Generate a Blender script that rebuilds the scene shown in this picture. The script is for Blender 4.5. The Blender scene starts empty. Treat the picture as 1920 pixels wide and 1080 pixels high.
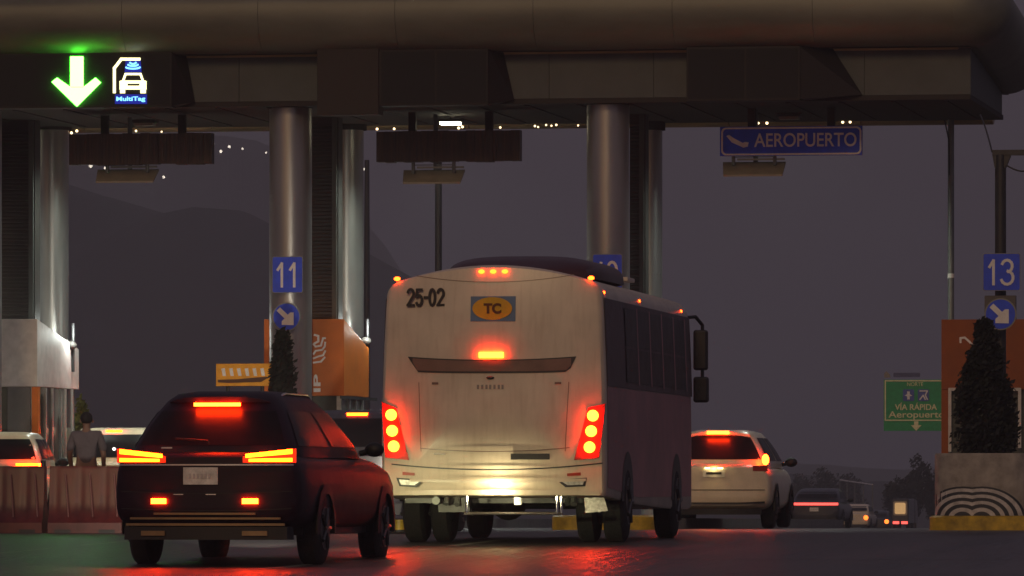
import bpy, math, random
from mathutils import Vector, noise
R = math.radians
random.seed(7)
SC = bpy.context.scene
COL = SC.collection

# ------------------------------------------------------------------ camera
TH = R(9.5)                      # road heading, measured from the view axis
CT, ST = math.cos(TH), math.sin(TH)
F = 12000.0                      # focal length in photo pixels (1920 wide)
ZC = 0.66                        # eye height above the toll plaza slab
HY = 905.0                       # horizon row in the photo
cam = bpy.data.cameras.new('camera')
camo = bpy.data.objects.new('camera', cam)
COL.objects.link(camo)
camo.location = (0, 0, ZC)
camo.rotation_euler = (R(90), 0, TH)
cam.sensor_width = 36
cam.lens = F / 1920 * 36
cam.shift_y = (HY - 540) / 1920
cam.clip_start = 1
cam.clip_end = 12000
SC.camera = camo

# ------------------------------------------------------------------ sky
w = bpy.data.worlds.new('World')
SC.world = w
w.use_nodes = True
nt = w.node_tree
nt.nodes.clear()
out = nt.nodes.new('ShaderNodeOutputWorld')
bg = nt.nodes.new('ShaderNodeBackground')
sky = nt.nodes.new('ShaderNodeTexSky')
sky.sky_type = 'NISHITA'
sky.sun_disc = False
sky.sun_elevation = R(3)
sky.sun_rotation = R(200)
sky.dust_density = 3.0
mx = nt.nodes.new('ShaderNodeMixRGB')
mx.inputs[0].default_value = 0.93
mx.inputs[2].default_value = (0.72, 0.60, 0.82, 1)      # overcast dusk cloud
nt.links.new(sky.outputs[0], mx.inputs[1])
tcw = nt.nodes.new('ShaderNodeTexCoord')
mpw = nt.nodes.new('ShaderNodeMapping')
mpw.inputs['Scale'].default_value = (9, 9, 22)
nzw = nt.nodes.new('ShaderNodeTexNoise')
nzw.inputs['Scale'].default_value = 1.6
nzw.inputs['Detail'].default_value = 5
crw = nt.nodes.new('ShaderNodeValToRGB')
crw.color_ramp.elements[0].position = .3
crw.color_ramp.elements[0].color = (.80, .77, .82, 1)
crw.color_ramp.elements[1].position = .75
crw.color_ramp.elements[1].color = (1.06, 1.08, 1.10, 1)
mw = nt.nodes.new('ShaderNodeMixRGB')
mw.blend_type = 'MULTIPLY'
mw.inputs[0].default_value = 1
nt.links.new(tcw.outputs['Generated'], mpw.inputs[0])
nt.links.new(mpw.outputs[0], nzw.inputs['Vector'])
nt.links.new(nzw.outputs['Fac'], crw.inputs[0])
nt.links.new(mx.outputs[0], mw.inputs[1])
nt.links.new(crw.outputs[0], mw.inputs[2])
nt.links.new(mw.outputs[0], bg.inputs[0])
bg.inputs[1].default_value = 0.150
nt.links.new(bg.outputs[0], out.inputs[0])

# ------------------------------------------------------------------ weak low warm key from behind the camera
sl = bpy.data.lights.new('sun', 'SUN')
sl.energy = 0.47
sl.color = (1.0, 0.64, 0.33)
sl.angle = R(12)
so = bpy.data.objects.new('sun', sl)
COL.objects.link(so)
so.rotation_euler = (R(66), 0, R(-2))
SC.view_settings.view_transform = 'Standard'
SC.view_settings.look = 'None'
SC.view_settings.exposure = 0
SC.view_settings.gamma = 1


# ------------------------------------------------------------------ projection helpers (a photo column on a plane across the road)
def on(px, Y):
    u = (px - 960) / F
    rx, ry = -ST + CT * u, CT + ST * u
    t = Y / ry
    return rx * t, t


def zz(py, d):
    return ZC + (HY - py) / F * d


PROF = [(-200, -.15), (60, -.15), (67, -.06), (72, 0.0), (85, -.02), (100, -.06), (115, -.16), (130, -.27), (160, -.49),
        (230, -1.0), (300, -1.6), (400, -2.6), (520, -5), (700, -11), (1000, -16), (5000, -16)]


def gz(Y):
    for (a, za), (b, zb) in zip(PROF, PROF[1:]):
        if Y <= b:
            return za + (zb - za) * max(0, (Y - a) / (b - a))
    return PROF[-1][1]


# ------------------------------------------------------------------ materials
def mat(name, col, rough=.6, metal=0.0, var=.12, scale=6.0, bump=0.0, bscale=40, coat=0.0, stretch=(1, 1, 1), spec=.5):
    m = bpy.data.materials.new(name)
    m.use_nodes = True
    n = m.node_tree
    b = n.nodes['Principled BSDF']
    b.inputs['Roughness'].default_value = rough
    b.inputs['Metallic'].default_value = metal
    b.inputs['Coat Weight'].default_value = coat
    b.inputs['Coat Roughness'].default_value = .22
    b.inputs['Specular IOR Level'].default_value = spec
    tc = n.nodes.new('ShaderNodeTexCoord')
    mp = n.nodes.new('ShaderNodeMapping')
    mp.inputs['Scale'].default_value = stretch
    n.links.new(tc.outputs['Object'], mp.inputs[0])
    nz = n.nodes.new('ShaderNodeTexNoise')
    nz.inputs['Scale'].default_value = scale
    nz.inputs['Detail'].default_value = 5
    nz.inputs['Roughness'].default_value = .6
    n.links.new(mp.outputs[0], nz.inputs['Vector'])
    cr = n.nodes.new('ShaderNodeValToRGB')
    cr.color_ramp.elements[0].position = .3
    cr.color_ramp.elements[1].position = .7
    cr.color_ramp.elements[0].color = tuple(c * (1 - var * 1.6) for c in col) + (1,)
    cr.color_ramp.elements[1].color = tuple(min(1, c * (1 + var)) for c in col) + (1,)
    n.links.new(nz.outputs['Fac'], cr.inputs[0])
    n.links.new(cr.outputs[0], b.inputs['Base Color'])
    mr = n.nodes.new('ShaderNodeMapRange')
    mr.inputs['To Min'].default_value = max(.02, rough * .8)
    mr.inputs['To Max'].default_value = min(1, rough * 1.2)
    n.links.new(nz.outputs['Fac'], mr.inputs['Value'])
    n.links.new(mr.outputs[0], b.inputs['Roughness'])
    if bump:
        n2 = n.nodes.new('ShaderNodeTexNoise')
        n2.inputs['Scale'].default_value = bscale
        n2.inputs['Detail'].default_value = 4
        n.links.new(mp.outputs[0], n2.inputs['Vector'])
        bp = n.nodes.new('ShaderNodeBump')
        bp.inputs['Strength'].default_value = bump
        bp.inputs['Distance'].default_value = .05
        n.links.new(n2.outputs['Fac'], bp.inputs['Height'])
        n.links.new(bp.outputs[0], b.inputs['Normal'])
    return m


def emi(name, col, s, base=(.3, .02, .01)):
    m = bpy.data.materials.new(name)
    m.use_nodes = True
    b = m.node_tree.nodes['Principled BSDF']
    b.inputs['Base Color'].default_value = base + (1,)
    b.inputs['Roughness'].default_value = .3
    b.inputs['Emission Color'].default_value = col + (1,)
    b.inputs['Emission Strength'].default_value = s
    return m


M = {}
M['asphalt'] = mat('asphalt', (.050, .044, .044), .40, var=.55, scale=1.6, bump=.7, bscale=9, stretch=(1, .07, 1))
M['ground'] = mat('ground', (.05, .047, .035), .9, var=.35, scale=.05)
M['hill'] = mat('hill', (.030, .026, .028), 1.0, var=.45, scale=.012, spec=.1)
M['kerb'] = mat('kerb_concrete', (.25, .24, .22), .8, bump=.3)
M['yellow'] = mat('yellow_paint', (.55, .36, .02), .5, var=.35, scale=5)
M['alu'] = mat('brushed_aluminium', (.42, .41, .39), .34, .75, var=.15, scale=2, stretch=(1, 1, .15), bump=.03, bscale=8)
M['roll'] = mat('rolled_cladding', (.20, .20, .16), .52, .35, var=.2, scale=1.2, stretch=(.3, 1, 1))
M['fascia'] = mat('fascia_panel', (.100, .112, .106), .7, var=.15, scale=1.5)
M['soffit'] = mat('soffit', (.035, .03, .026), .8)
M['backroll'] = mat('back_cladding', (.38, .27, .15), .40, .5, var=.3, scale=2, stretch=(.3, 1, 1))
M['louvre'] = mat('louvre', (.060, .055, .050), .6)
M['ledbox'] = mat('led_housing', (.018, .013, .011), .6)
M['ledpanel'] = mat('led_panel', (.012, .011, .012), .75, var=.3, scale=12)
M['boxbrown'] = mat('brown_box', (.035, .026, .020), .7)
M['vms'] = mat('message_board', (.060, .026, .010), .38, var=.6, scale=4, stretch=(6, 1, .3), bump=.4, bscale=6)
M['plate'] = mat('antenna_plate', (.30, .27, .22), .6)
M['bluesign'] = mat('blue_sign', (.02, .08, .80), .45)
M['signwhite'] = mat('sign_white', (.86, .84, .80), .5, var=.08)
M['orangedark'] = mat('shaded_orange', (.28, .068, .005), .6, var=.15, scale=2)  # darker copy of the orange cladding, shade put into its colour
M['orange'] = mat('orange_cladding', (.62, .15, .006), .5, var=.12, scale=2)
M['orangesign'] = mat('orange_sign', (.92, .40, .010), .5)
M['boothgrey'] = mat('grey_cladding', (.62, .56, .54), .6)
M['boothdark'] = mat('booth_wall', (.13, .12, .12), .6)
M['suvtrim'] = mat('bronze_trim', (.30, .20, .10), .35, .5)
M['busband'] = mat('bus_window_band', (.055, .018, .024), .4)  # red ambient glow and haze veil tinted into this dark colour
M['glass'] = mat('dark_glass', (.012, .010, .012), .34, var=.1, spec=.12)
M['glasslt'] = mat('booth_glass', (.10, .11, .09), .15)
M['frame'] = mat('aluminium_frame', (.5, .5, .48), .4, .3)
M['steel'] = mat('dark_steel', (.05, .05, .052), .5, .4)
M['galv'] = mat('galvanised', (.22, .23, .22), .5, .6)
M['bus'] = mat('bus_cream', (.70, .60, .46), .42, var=.12, scale=1.4, coat=.35, bump=.02, bscale=1.4)
M['busdark'] = mat('bus_dark_plastic', (.015, .014, .016), .4)
M['busside'] = mat('bus_side_red', (.46, .19, .19), .45, var=.2, scale=1.2, coat=.2)
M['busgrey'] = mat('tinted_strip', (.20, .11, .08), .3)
M['chrome'] = mat('chrome', (.75, .75, .72), .14, 1.0, var=.05)
M['steelbox'] = mat('scratched_steel', (.60, .60, .56), .35, .5, var=.3, scale=20)
M['rubber'] = mat('rubber', (.012, .012, .012), .85, bump=.3, bscale=30)
M['rim'] = mat('rim', (.12, .12, .12), .35, .8)
M['navy'] = mat('dark_glow_tinted_paint', (.016, .005, .014), .5, var=.2, spec=.3)  # dark body colour with the red lamp glow tinted in
M['black'] = mat('black_plastic', (.010, .010, .010), .55)
M['white'] = mat('white_car_paint', (.86, .74, .53), .3, var=.06, coat=.4)
M['greycar'] = mat('grey_car_paint', (.035, .035, .045), .3, coat=.4)
M['platew'] = mat('licence_plate', (.80, .77, .70), .45, var=.2, scale=12)
M['navyink'] = mat('black_ink', (.012, .010, .012), .5)
M['logoblue'] = mat('logo_blue', (.10, .19, .34), .5)
M['logoyel'] = mat('logo_yellow', (.75, .42, .005), .5)
M['barrier'] = mat('faded_red_plastic', (.085, .011, .008), .4, var=.3, scale=4)
M['ribred'] = mat('ridge_highlight', (.20, .09, .08), .35)  # highlight streaks of the barriers put into a paler rib colour
M['concrete'] = mat('concrete', (.35, .32, .28), .8, var=.22, scale=5, bump=.2)
M['artwhite'] = mat('mural_white', (.55, .52, .50), .6, var=.2, scale=8)
M['artblack'] = mat('mural_black', (.03, .035, .045), .6)
M['conifer'] = mat('conifer_needles', (.012, .015, .009), .9, var=.5, scale=9)
M['leaf'] = mat('leaves', (.035, .036, .03), .9, var=.4, scale=.5)
M['leafyel'] = mat('yellow_green_leaves', (.14, .13, .02), .8, var=.4, scale=6)
M['bark'] = mat('bark', (.05, .035, .025), .9)
M['greensign'] = mat('green_sign', (.016, .36, .12), .5)
M['sealw'] = mat('sealant_line', (.30, .27, .24), .5)
M['skin'] = mat('skin', (.22, .12, .08), .6)
M['hair'] = mat('hair', (.012, .009, .008), .8)
M['shirt'] = mat('pale_shirt', (.13, .11, .12), .9, bump=.3, bscale=12)
M['trouser'] = mat('dark_trousers', (.03, .03, .04), .9)
M['redlens'] = mat('red_lens', (.40, .030, .008), .3, coat=.3)
_b = M['bus'].node_tree
_p = _b.nodes['Principled BSDF']
_old = _p.inputs['Base Color'].links[0].from_socket
_tc = _b.nodes.new('ShaderNodeTexCoord')
_mp = _b.nodes.new('ShaderNodeMapping')
_mp.inputs['Scale'].default_value = (7, 1, .9)
_nz = _b.nodes.new('ShaderNodeTexNoise')
_nz.inputs['Scale'].default_value = 2.5
_nz.inputs['Detail'].default_value = 7
_rp = _b.nodes.new('ShaderNodeValToRGB')
_rp.color_ramp.elements[0].position = .50
_rp.color_ramp.elements[0].color = (1, 1, 1, 1)
_rp.color_ramp.elements[1].position = .80
_rp.color_ramp.elements[1].color = (.62, .55, .46, 1)
_mm = _b.nodes.new('ShaderNodeMixRGB')
_mm.blend_type = 'MULTIPLY'
_mm.inputs[0].default_value = .38
_b.links.new(_tc.outputs['Object'], _mp.inputs[0])
_b.links.new(_mp.outputs[0], _nz.inputs['Vector'])
_b.links.new(_nz.outputs['Fac'], _rp.inputs[0])
_b.links.new(_old, _mm.inputs[1])
_b.links.new(_rp.outputs[0], _mm.inputs[2])
_b.links.new(_mm.outputs[0], _p.inputs['Base Color'])
# lamps
RED = (1.0, .030, .0012)
M['brake'] = emi('brake_lamp_glow', (1, .034, .0008), 60)
M['brakehot'] = emi('brake_lamp_hot', (1, .026, .0016), 100)
M['brakelens'] = emi('brake_lens_glow', (1.0, .035, .004), .9)
M['amber'] = emi('marker_glow', (1.0, .045, .003), 22)
M['redbar'] = emi('red_light_bar', (1.0, .09, .07), 2.6)
M['farorange'] = emi('far_lamp', (1.0, .16, .02), 4)
M['farwhite'] = emi('white_glint_glow', (1, .95, .85), 4)
M['platelamp'] = emi('plate_lamp', (1, .74, .30), 9, (.5, .5, .4))
M['warmwhite'] = emi('warm_led', (1, .78, .35), 3, (.5, .5, .4))
M['head'] = emi('headlamp', (1, .92, .6), 10, (.5, .5, .5))
M['green'] = emi('green_led', (.09, 1.0, .05), 19, (.02, .2, .02))
M['ledwarm'] = emi('white_led', (1, .9, .45), 2.6, (.2, .2, .2))
M['ledblue'] = emi('pale_blue_led', (.20, .65, 1.0), 2.2, (.1, .1, .2))
M['leddeep'] = emi('blue_led', (.01, .03, .6), .45, (.01, .02, .2))
M['tube'] = emi('luminaire_glow', (1, .92, .62), 14, (.6, .6, .6))
M['town'] = emi('town_lamp', (1, .88, .72), 5, (.6, .6, .6))
M['glintwarm'] = emi('glint_glow', (1, .72, .38), 3.2, (.6, .6, .6))  # glow standing for reflections in the back edge, not a lamp


# ------------------------------------------------------------------ mesh helpers
class MB:
    def __init__(s):
        s.v = []
        s.f = []

    def add(s, vs, fs):
        o = len(s.v)
        s.v += [tuple(v) for v in vs]
        s.f += [tuple(i + o for i in f) for f in fs]
        return s

    def box(s, x0, x1, y0, y1, z0, z1):
        return s.add([(x0, y0, z0), (x1, y0, z0), (x1, y1, z0), (x0, y1, z0), (x0, y0, z1), (x1, y0, z1), (x1, y1, z1), (x0, y1, z1)],
                     [(0, 3, 2, 1), (4, 5, 6, 7), (0, 1, 5, 4), (1, 2, 6, 5), (2, 3, 7, 6), (3, 0, 4, 7)])

    def prism(s, pts, y0, y1):          # outline in x,z extruded along y
        n = len(pts)
        vs = [(x, y0, z) for x, z in pts] + [(x, y1, z) for x, z in pts]
        fs = [tuple(range(n - 1, -1, -1)), tuple(range(n, 2 * n))] + [(i, (i + 1) % n, n + (i + 1) % n, n + i) for i in range(n)]
        return s.add(vs, fs)

    def prismx(s, pts, x0, x1):         # outline in y,z extruded along x
        n = len(pts)
        vs = [(x0, y, z) for y, z in pts] + [(x1, y, z) for y, z in pts]
        fs = [tuple(range(n - 1, -1, -1)), tuple(range(n, 2 * n))] + [(i, (i + 1) % n, n + (i + 1) % n, n + i) for i in range(n)]
        return s.add(vs, fs)

    def tube(s, p, q, r0, r1=None, n=12):
        r1 = r0 if r1 is None else r1
        p, q = Vector(p), Vector(q)
        d = (q - p).normalized()
        a = d.orthogonal().normalized()
        b = d.cross(a)
        vs = []
        for c, r in ((p, r0), (q, r1)):
            for i in range(n):
                t = 2 * math.pi * i / n
                vs.append(c + a * (r * math.cos(t)) + b * (r * math.sin(t)))
        fs = [(i, (i + 1) % n, n + (i + 1) % n, n + i) for i in range(n)] + [tuple(range(n - 1, -1, -1)), tuple(range(n, 2 * n))]
        return s.add(vs, fs)

    def path(s, pts, r, n=8):
        for a, b in zip(pts, pts[1:]):
            s.tube(a, b, r, n=n)
        return s

    def loft(s, secs, cap=True):
        n = len(secs[0])
        vs = [p for sec in secs for p in sec]
        fs = []
        for k in range(len(secs) - 1):
            for i in range(n):
                j = (i + 1) % n
                fs.append((k * n + i, k * n + j, (k + 1) * n + j, (k + 1) * n + i))
        if cap:
            fs.append(tuple(range(n - 1, -1, -1)))
            fs.append(tuple((len(secs) - 1) * n + i for i in range(n)))
        return s.add(vs, fs)

    def ball(s, c, rx, ry=None, rz=None, n=12, m=8):
        ry = ry or rx
        rz = rz or rx
        secs = []
        for k in range(m + 1):
            t = math.pi * k / m
            q = max(math.sin(t), .02)
            secs.append([(c[0] + rx * q * math.cos(2 * math.pi * i / n), c[1] + ry * q * math.sin(2 * math.pi * i / n), c[2] - rz * math.cos(t)) for i in range(n)])
        return s.loft(secs)

    def disc(s, cx, cz, r, y0, y1, n=28, dome=0):      # round plate facing -y
        s.prism([(cx + r * math.cos(2 * math.pi * i / n), cz + r * math.sin(2 * math.pi * i / n)) for i in range(n)], y0, y1)
        if dome:
            secs = []
            for k in range(5):
                t = k / 4 * math.pi / 2
                q = max(math.cos(t), .03)
                secs.append([(cx + r * q * math.cos(2 * math.pi * i / n), y0 - dome * math.sin(t), cz + r * q * math.sin(2 * math.pi * i / n)) for i in range(n)])
            s.loft(secs)
        return s

    # strip on a surface y = surf(x, z): xs sampled, lo/hi functions
    def strip(s, xs, lo, hi, surf, off=.008, th=.01, nz=2):
        vs = []
        n = len(xs)
        for x in xs:
            for k in range(nz + 1):
                z = lo(x) + (hi(x) - lo(x)) * k / nz
                vs.append((x, surf(x, z) - off, z))
        m = nz + 1
        base = len(vs)
        vs += [(a, b + th, c) for a, b, c in vs]
        fs = []
        for i in range(n - 1):
            for k in range(nz):
                a = i * m + k
                fs.append((a, a + m, a + m + 1, a + 1))
            fs.append((i * m, base + i * m, base + (i + 1) * m, (i + 1) * m))
            fs.append((i * m + nz, (i + 1) * m + nz, base + (i + 1) * m + nz, base + i * m + nz))
        for i in (0, n - 1):
            for k in range(nz):
                a = i * m + k
                fs.append((a, a + 1, base + a + 1, base + a))
        return s.add(vs, fs)

    def build(s, name, m, parent=None, o=(0, 0, 0), smooth=False, bevel=0, rot=0):
        me = bpy.data.meshes.new(name)
        me.from_pydata([(a - o[0], b - o[1], c - o[2]) for a, b, c in s.v], [], s.f)
        me.materials.append(M[m] if isinstance(m, str) else m)
        me.validate()
        import bmesh
        bm = bmesh.new()
        bm.from_mesh(me)
        bmesh.ops.recalc_face_normals(bm, faces=bm.faces)
        bm.to_mesh(me)
        bm.free()
        if smooth:
            for p in me.polygons:
                p.use_smooth = True
            try:
                me.set_sharp_from_angle(angle=R(38))
            except Exception:
                pass
        ob = bpy.data.objects.new(name, me)
        COL.objects.link(ob)
        if bevel:
            md = ob.modifiers.new('bevel', 'BEVEL')
            md.width = bevel
            md.segments = 2
            md.limit_method = 'ANGLE'
        if parent is not None:
            ob.parent = parent
        else:
            ob.location = o
        return ob


def tag(o, label=None, cat=None, group=None, kind=None):
    if label: o['label'] = label
    if cat: o['category'] = cat
    if group: o['group'] = group
    if kind: o['kind'] = kind
    return o


def thing(name, label, cat, loc, rz=0, group=None):
    o = bpy.data.objects.new(name, None)
    COL.objects.link(o)
    o.location = loc
    o.rotation_euler = (0, 0, rz)
    o.empty_display_size = .3
    return tag(o, label, cat, group)


def copy_tree(o, parent=None):
    c = o.copy()
    COL.objects.link(c)
    if parent:
        c.parent = parent
    for ch in [k for k in bpy.data.objects if k.parent == o]:
        copy_tree(ch, c)
    return c


def text(name, s, x0, x1, z0, z1, y, m, parent=None, o=(0, 0, 0), th=.006, shear=0, bold=0.0, rot90=False):
    cu = bpy.data.curves.new('t', 'FONT')
    cu.body = s
    cu.extrude = th
    cu.offset = bold
    cu.shear = shear
    t = bpy.data.objects.new('t', cu)
    COL.objects.link(t)
    bpy.context.view_layer.update()
    dg = bpy.context.evaluated_depsgraph_get()
    me = bpy.data.meshes.new_from_object(t.evaluated_get(dg))
    bpy.data.objects.remove(t)
    P = [(v.co.x, v.co.y, v.co.z) for v in me.vertices]
    if rot90:
        P = [(-b, a, c) for a, b, c in P]
    ax, bx_ = min(p[0] for p in P), max(p[0] for p in P)
    az, bz = min(p[1] for p in P), max(p[1] for p in P)
    mb = MB()
    mb.add([(x0 + (p[0] - ax) / (bx_ - ax) * (x1 - x0), y - p[2], z0 + (p[1] - az) / (bz - az) * (z1 - z0)) for p in P],
           [tuple(f.vertices) for f in me.polygons])
    return mb.build(name, m, parent, o)


def se(u, n):                                   # superellipse helper
    return math.copysign(abs(u) ** (2 / n), u)


def gnd(px, Y):                                 # ground point at a photo column on plane Y
    x, d = on(px, Y)
    return Vector((x, Y, gz(Y)))


# ------------------------------------------------------------------ ground, road, hills
Ys = [-60, 0, 30, 50, 60, 63, 67, 70, 72, 78, 85, 92, 100, 107, 115, 122, 130, 145, 160, 195, 230, 265, 300, 350, 400, 460, 520, 600, 700, 850, 1000, 1600, 3600]
m = MB()
Xs = [-1600, -300, -120, -60, -42, 0, 42, 60, 120, 300, 1600]
vs = [(x, y, gz(y) - .012 - (abs(x) > 42) * .1) for y in Ys for x in Xs]
n = len(Xs)
m.add(vs, [(j * n + i, j * n + i + 1, (j + 1) * n + i + 1, (j + 1) * n + i) for j in range(len(Ys) - 1) for i in range(n - 1)])
tag(m.build('ground', 'ground', smooth=True), kind='structure')
m = MB()
Xs = [-40 + 8 * i for i in range(9)]
n = len(Xs)
Yr = [y for y in Ys if y <= 700]
m.add([(x - max(0, y - 130) * .02, y, gz(y)) for y in Yr for x in Xs], [(j * n + i, j * n + i + 1, (j + 1) * n + i + 1, (j + 1) * n + i) for j in range(len(Yr) - 1) for i in range(n - 1)])
tag(m.build('road', 'asphalt', smooth=True), kind='structure')


M['tar'] = mat('tar_seal', (.016, .015, .016), .28)
M['lanepaint'] = mat('worn_lane_paint', (.30, .29, .26), .6, var=.5, scale=6)
for y0, w_ in ((56.3, .10), (63.4, .07), (74.5, .10), (88.2, .12)):
    m = MB()
    pts = [(-38 + 2 * k, y0 + .10 * noise.noise(Vector((k * .7, y0, 0)))) for k in range(31)]
    vs = [(x, y + e, gz(y) + .004) for x, y in pts for e in (-w_ / 2, w_ / 2)]
    m.add(vs, [(2 * k, 2 * k + 2, 2 * k + 3, 2 * k + 1) for k in range(30)])
    tag(m.build('road_tar_joint', 'tar'), kind='structure')
for px in (790, 1330):
    x_ = X0 = on(px, 90)[0]
    m = MB()
    ys_ = [57 + 1.5 * k for k in range(21)]
    vs = [(x_ + e, y, gz(y) + .004) for y in ys_ for e in (-.06, .06)]
    m.add(vs, [(2 * k, 2 * k + 1, 2 * k + 3, 2 * k + 2) for k in range(20) if k % 4 != 3])
    tag(m.build('road_lane_marking', 'lanepaint'), kind='structure')


def hill(name, Y, ridge, depth, seed, rough):
    # real relief: ridge line over columns, slopes falling to front and back
    mb = MB()
    cols = []
    px = ridge[0][0]
    step = (ridge[-1][0] - ridge[0][0]) / 160
    for i in range(161):
        q = ridge[0][0] + i * step
        for (a, ya), (b, yb) in zip(ridge, ridge[1:]):
            if a <= q <= b:
                py = ya + (yb - ya) * (q - a) / (b - a)
                break
        x, d = on(q, Y)
        cols.append((x, zz(py, d)))
    rows = 16
    vs = []
    for k in range(rows + 1):
        t = k / rows
        f = math.sin(t * math.pi) ** .9 if t < .5 else math.sin(t * math.pi)
        for x, z in cols:
            yy = Y + (t - .5) * 2 * depth
            nn = noise.fractal(Vector((x * .035, yy * .02, seed)), 1.0, 2.0, 5) * rough
            vs.append((x, yy, -18 + (z + 18) * f + nn * (1.2 - f)+ nn * .25))
    n = len(cols)
    mb.add(vs, [(j * n + i, j * n + i + 1, (j + 1) * n + i + 1, (j + 1) * n + i) for j in range(rows) for i in range(n - 1)])
    return tag(mb.build(name, 'hill', smooth=True), kind='structure')


hill('hill', 1350, [(-900, 300), (-300, 330), (130, 345), (250, 385), (330, 432), (376, 412), (400, 428), (438, 386), (500, 432), (600, 440), (690, 487), (745, 535), (860, 640), (1000, 770), (1200, 850), (1420, 880), (1560, 900), (2100, 915)], 300, 3, 7)
hill('hill', 2500, [(-900, 190), (100, 215), (330, 245), (480, 262), (560, 300), (640, 400), (690, 500), (850, 640), (1050, 740), (1300, 830), (1500, 872), (1700, 880), (2300, 860)], 380, 9, 2.5)

# ------------------------------------------------------------------ toll canopy
YF = 102.8                                       # front pillar line
YFA = 102.2                                      # fascia plane
x12, d12 = on(1140, YF)


def X(px, Y): return on(px, Y)[0]


def Z(py, px, Y): return zz(py, on(px, Y)[1])


xl = X(-500, YFA)
xr = X(1820, YFA)
zb = Z(187, 1140, YFA)
zt = Z(96, 1140, YFA)
LEN = 5.9
can = thing('toll_canopy', 'long dark metal toll plaza canopy with a rolled edge spanning the lanes', 'canopy', (x12, YFA, 0))
co = can.location
m = MB()
pw = (xr - xl) / 12
for i in range(12):
    m.box(xl + i * pw + .006, xl + (i + 1) * pw - .006, YFA, YFA + .06, zb + .03, zt + .25)
m.box(xl, xr, YFA + .03, YFA + .08, zb + .035, zt + .25)
m.box(xr - .06, xr, YFA + .085, YFA + LEN - .3, zb + .03, zt + .25)
m.build('fascia', 'fascia', can, co)
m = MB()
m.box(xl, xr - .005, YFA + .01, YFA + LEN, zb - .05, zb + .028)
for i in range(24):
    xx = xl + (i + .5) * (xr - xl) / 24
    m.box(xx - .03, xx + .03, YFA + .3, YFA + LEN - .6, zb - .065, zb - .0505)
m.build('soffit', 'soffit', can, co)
# rolled front and end edges
prof = []
RR = .62
for k in range(15):
    a = -math.pi / 2 - k / 14 * math.pi * .62
    prof.append((math.cos(a) * RR, math.sin(a) * RR))          # (outward negative), height
prof = [(-.05, -RR - .015)] + prof


def rolled(mb, a, b, outward, zc):
    a, b = Vector(a), Vector(b)
    secs = []
    for p in (a, b):
        loop = [(p.x - outward[0] * c * -1 * -1, p.y - outward[1] * c * -1 * -1, zc + h) for c, h in prof]
        loop += [(x + (-outward[0]) * -.0, y, z) for x, y, z in []]
        loop.append((p.x, p.y, zc + RR + .4))
        secs.append(loop)
    mb.loft(secs, cap=True)


zroll = zt + RR
XJ = 1.0 * 0
m = MB()
nseg = 9
xre = X(1797, YFA)
seg = (xre - xl) / nseg
OV = .22                                          # centre of roll sits just ahead of fascia
for i in range(nseg):
    secs = []
    a = xl + i * seg + .003
    b = xl + (i + 1) * seg - .003
    for xx in (a, b):
        loop = [(xx, YFA - OV + c * 1.0, zroll + h) for c, h in prof]
        loop += [(xx, YFA - .02, zroll + RR + .5), (xx, YFA - .02, zroll - RR)]
        secs.append(loop)
    m.loft(secs)
m.build('rolled_edge', 'roll', can, co, smooth=True)
m = MB()
# corner + end roll, swept round the corner
prs = []
for k in range(7):
    a = k / 6 * math.pi / 2
    prs.append(((xre, YFA - OV + .2), a))
secs = []
for k in range(9):
    a = k / 8 * math.pi / 2
    ox, oy = math.sin(a), -math.cos(a)
    base = (xre + .02 * math.sin(a), YFA - .02)
    secs.append([(base[0] - ox * (c - OV + .0) , base[1] - oy * (c - OV) , zroll + h) for c, h in prof] +
                [(base[0], base[1], zroll + RR + .5), (base[0], base[1], zroll - RR)])
for yy in (YFA + 2, YFA + 4.2, YFA + LEN):
    dip = (yy - YFA) / LEN * .40
    secs.append([(xre + .02 - (c - OV), yy, zroll + h - dip) for c, h in prof] + [(xre + .02, yy, zroll + RR + .5), (xre + .02, yy, zroll - RR - dip)])
m.loft(secs)
m.build('end_roll', 'roll', can, co, smooth=True)
m = MB()
zbk = Z(241, 960, YFA + LEN + .2)
for i in range(9):
    a = xl + i * seg + .006
    b = xl + (i + 1) * seg - .006
    secs = []
    for xx in (a, min(b, xr + .1)):
        secs.append([(xx, YFA + LEN + .35 - .35 * math.cos(t), zbk + .35 - .35 * math.sin(t)) for t in [math.pi * j / 12 for j in range(13)]] + [(xx, YFA + LEN + .7, zbk + 1.6), (xx, YFA + LEN, zbk + 1.6)])
    m.loft(secs)
m.build('back_edge', 'backroll', can, co, smooth=True)
m = MB()
m.box(xl, xr, YFA + .1, YFA + LEN + .5, zt + .26, zt + 1.2)
m.build('roof', 'fascia', can, co)
m = MB()
m.box(xl, xre, YFA - .035, YFA - .002, zt - .035, zt + .003)
m.build('drip_trim', 'backroll', can, co)

# pillars, ducts
YB = YF + 4.9
GP = 'round pillars holding the toll canopy'


def pillar(px, Y, w_px, label, ztop, cap):
    x, d = on(px, Y)
    r = w_px / 2 / F * d
    g = gz(Y)
    t = thing('canopy_pillar', label, 'pillar', (x, Y, g), group=GP)
    m = MB()
    zs = [g - .1, g + 2.2, g + 4.3, ztop]
    for a, b in zip(zs, zs[1:]):
        m.tube((x, Y, a + .006), (x, Y, b - .006), r, n=48)
    m.tube((x, Y, g), (x, Y, ztop), r - .01, n=32)
    m.build('shaft', 'alu', t, (x, Y, g), smooth=True)
    if cap:
        m = MB()
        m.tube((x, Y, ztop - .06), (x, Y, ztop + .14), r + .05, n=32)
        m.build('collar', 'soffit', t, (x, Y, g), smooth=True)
    return t


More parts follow.
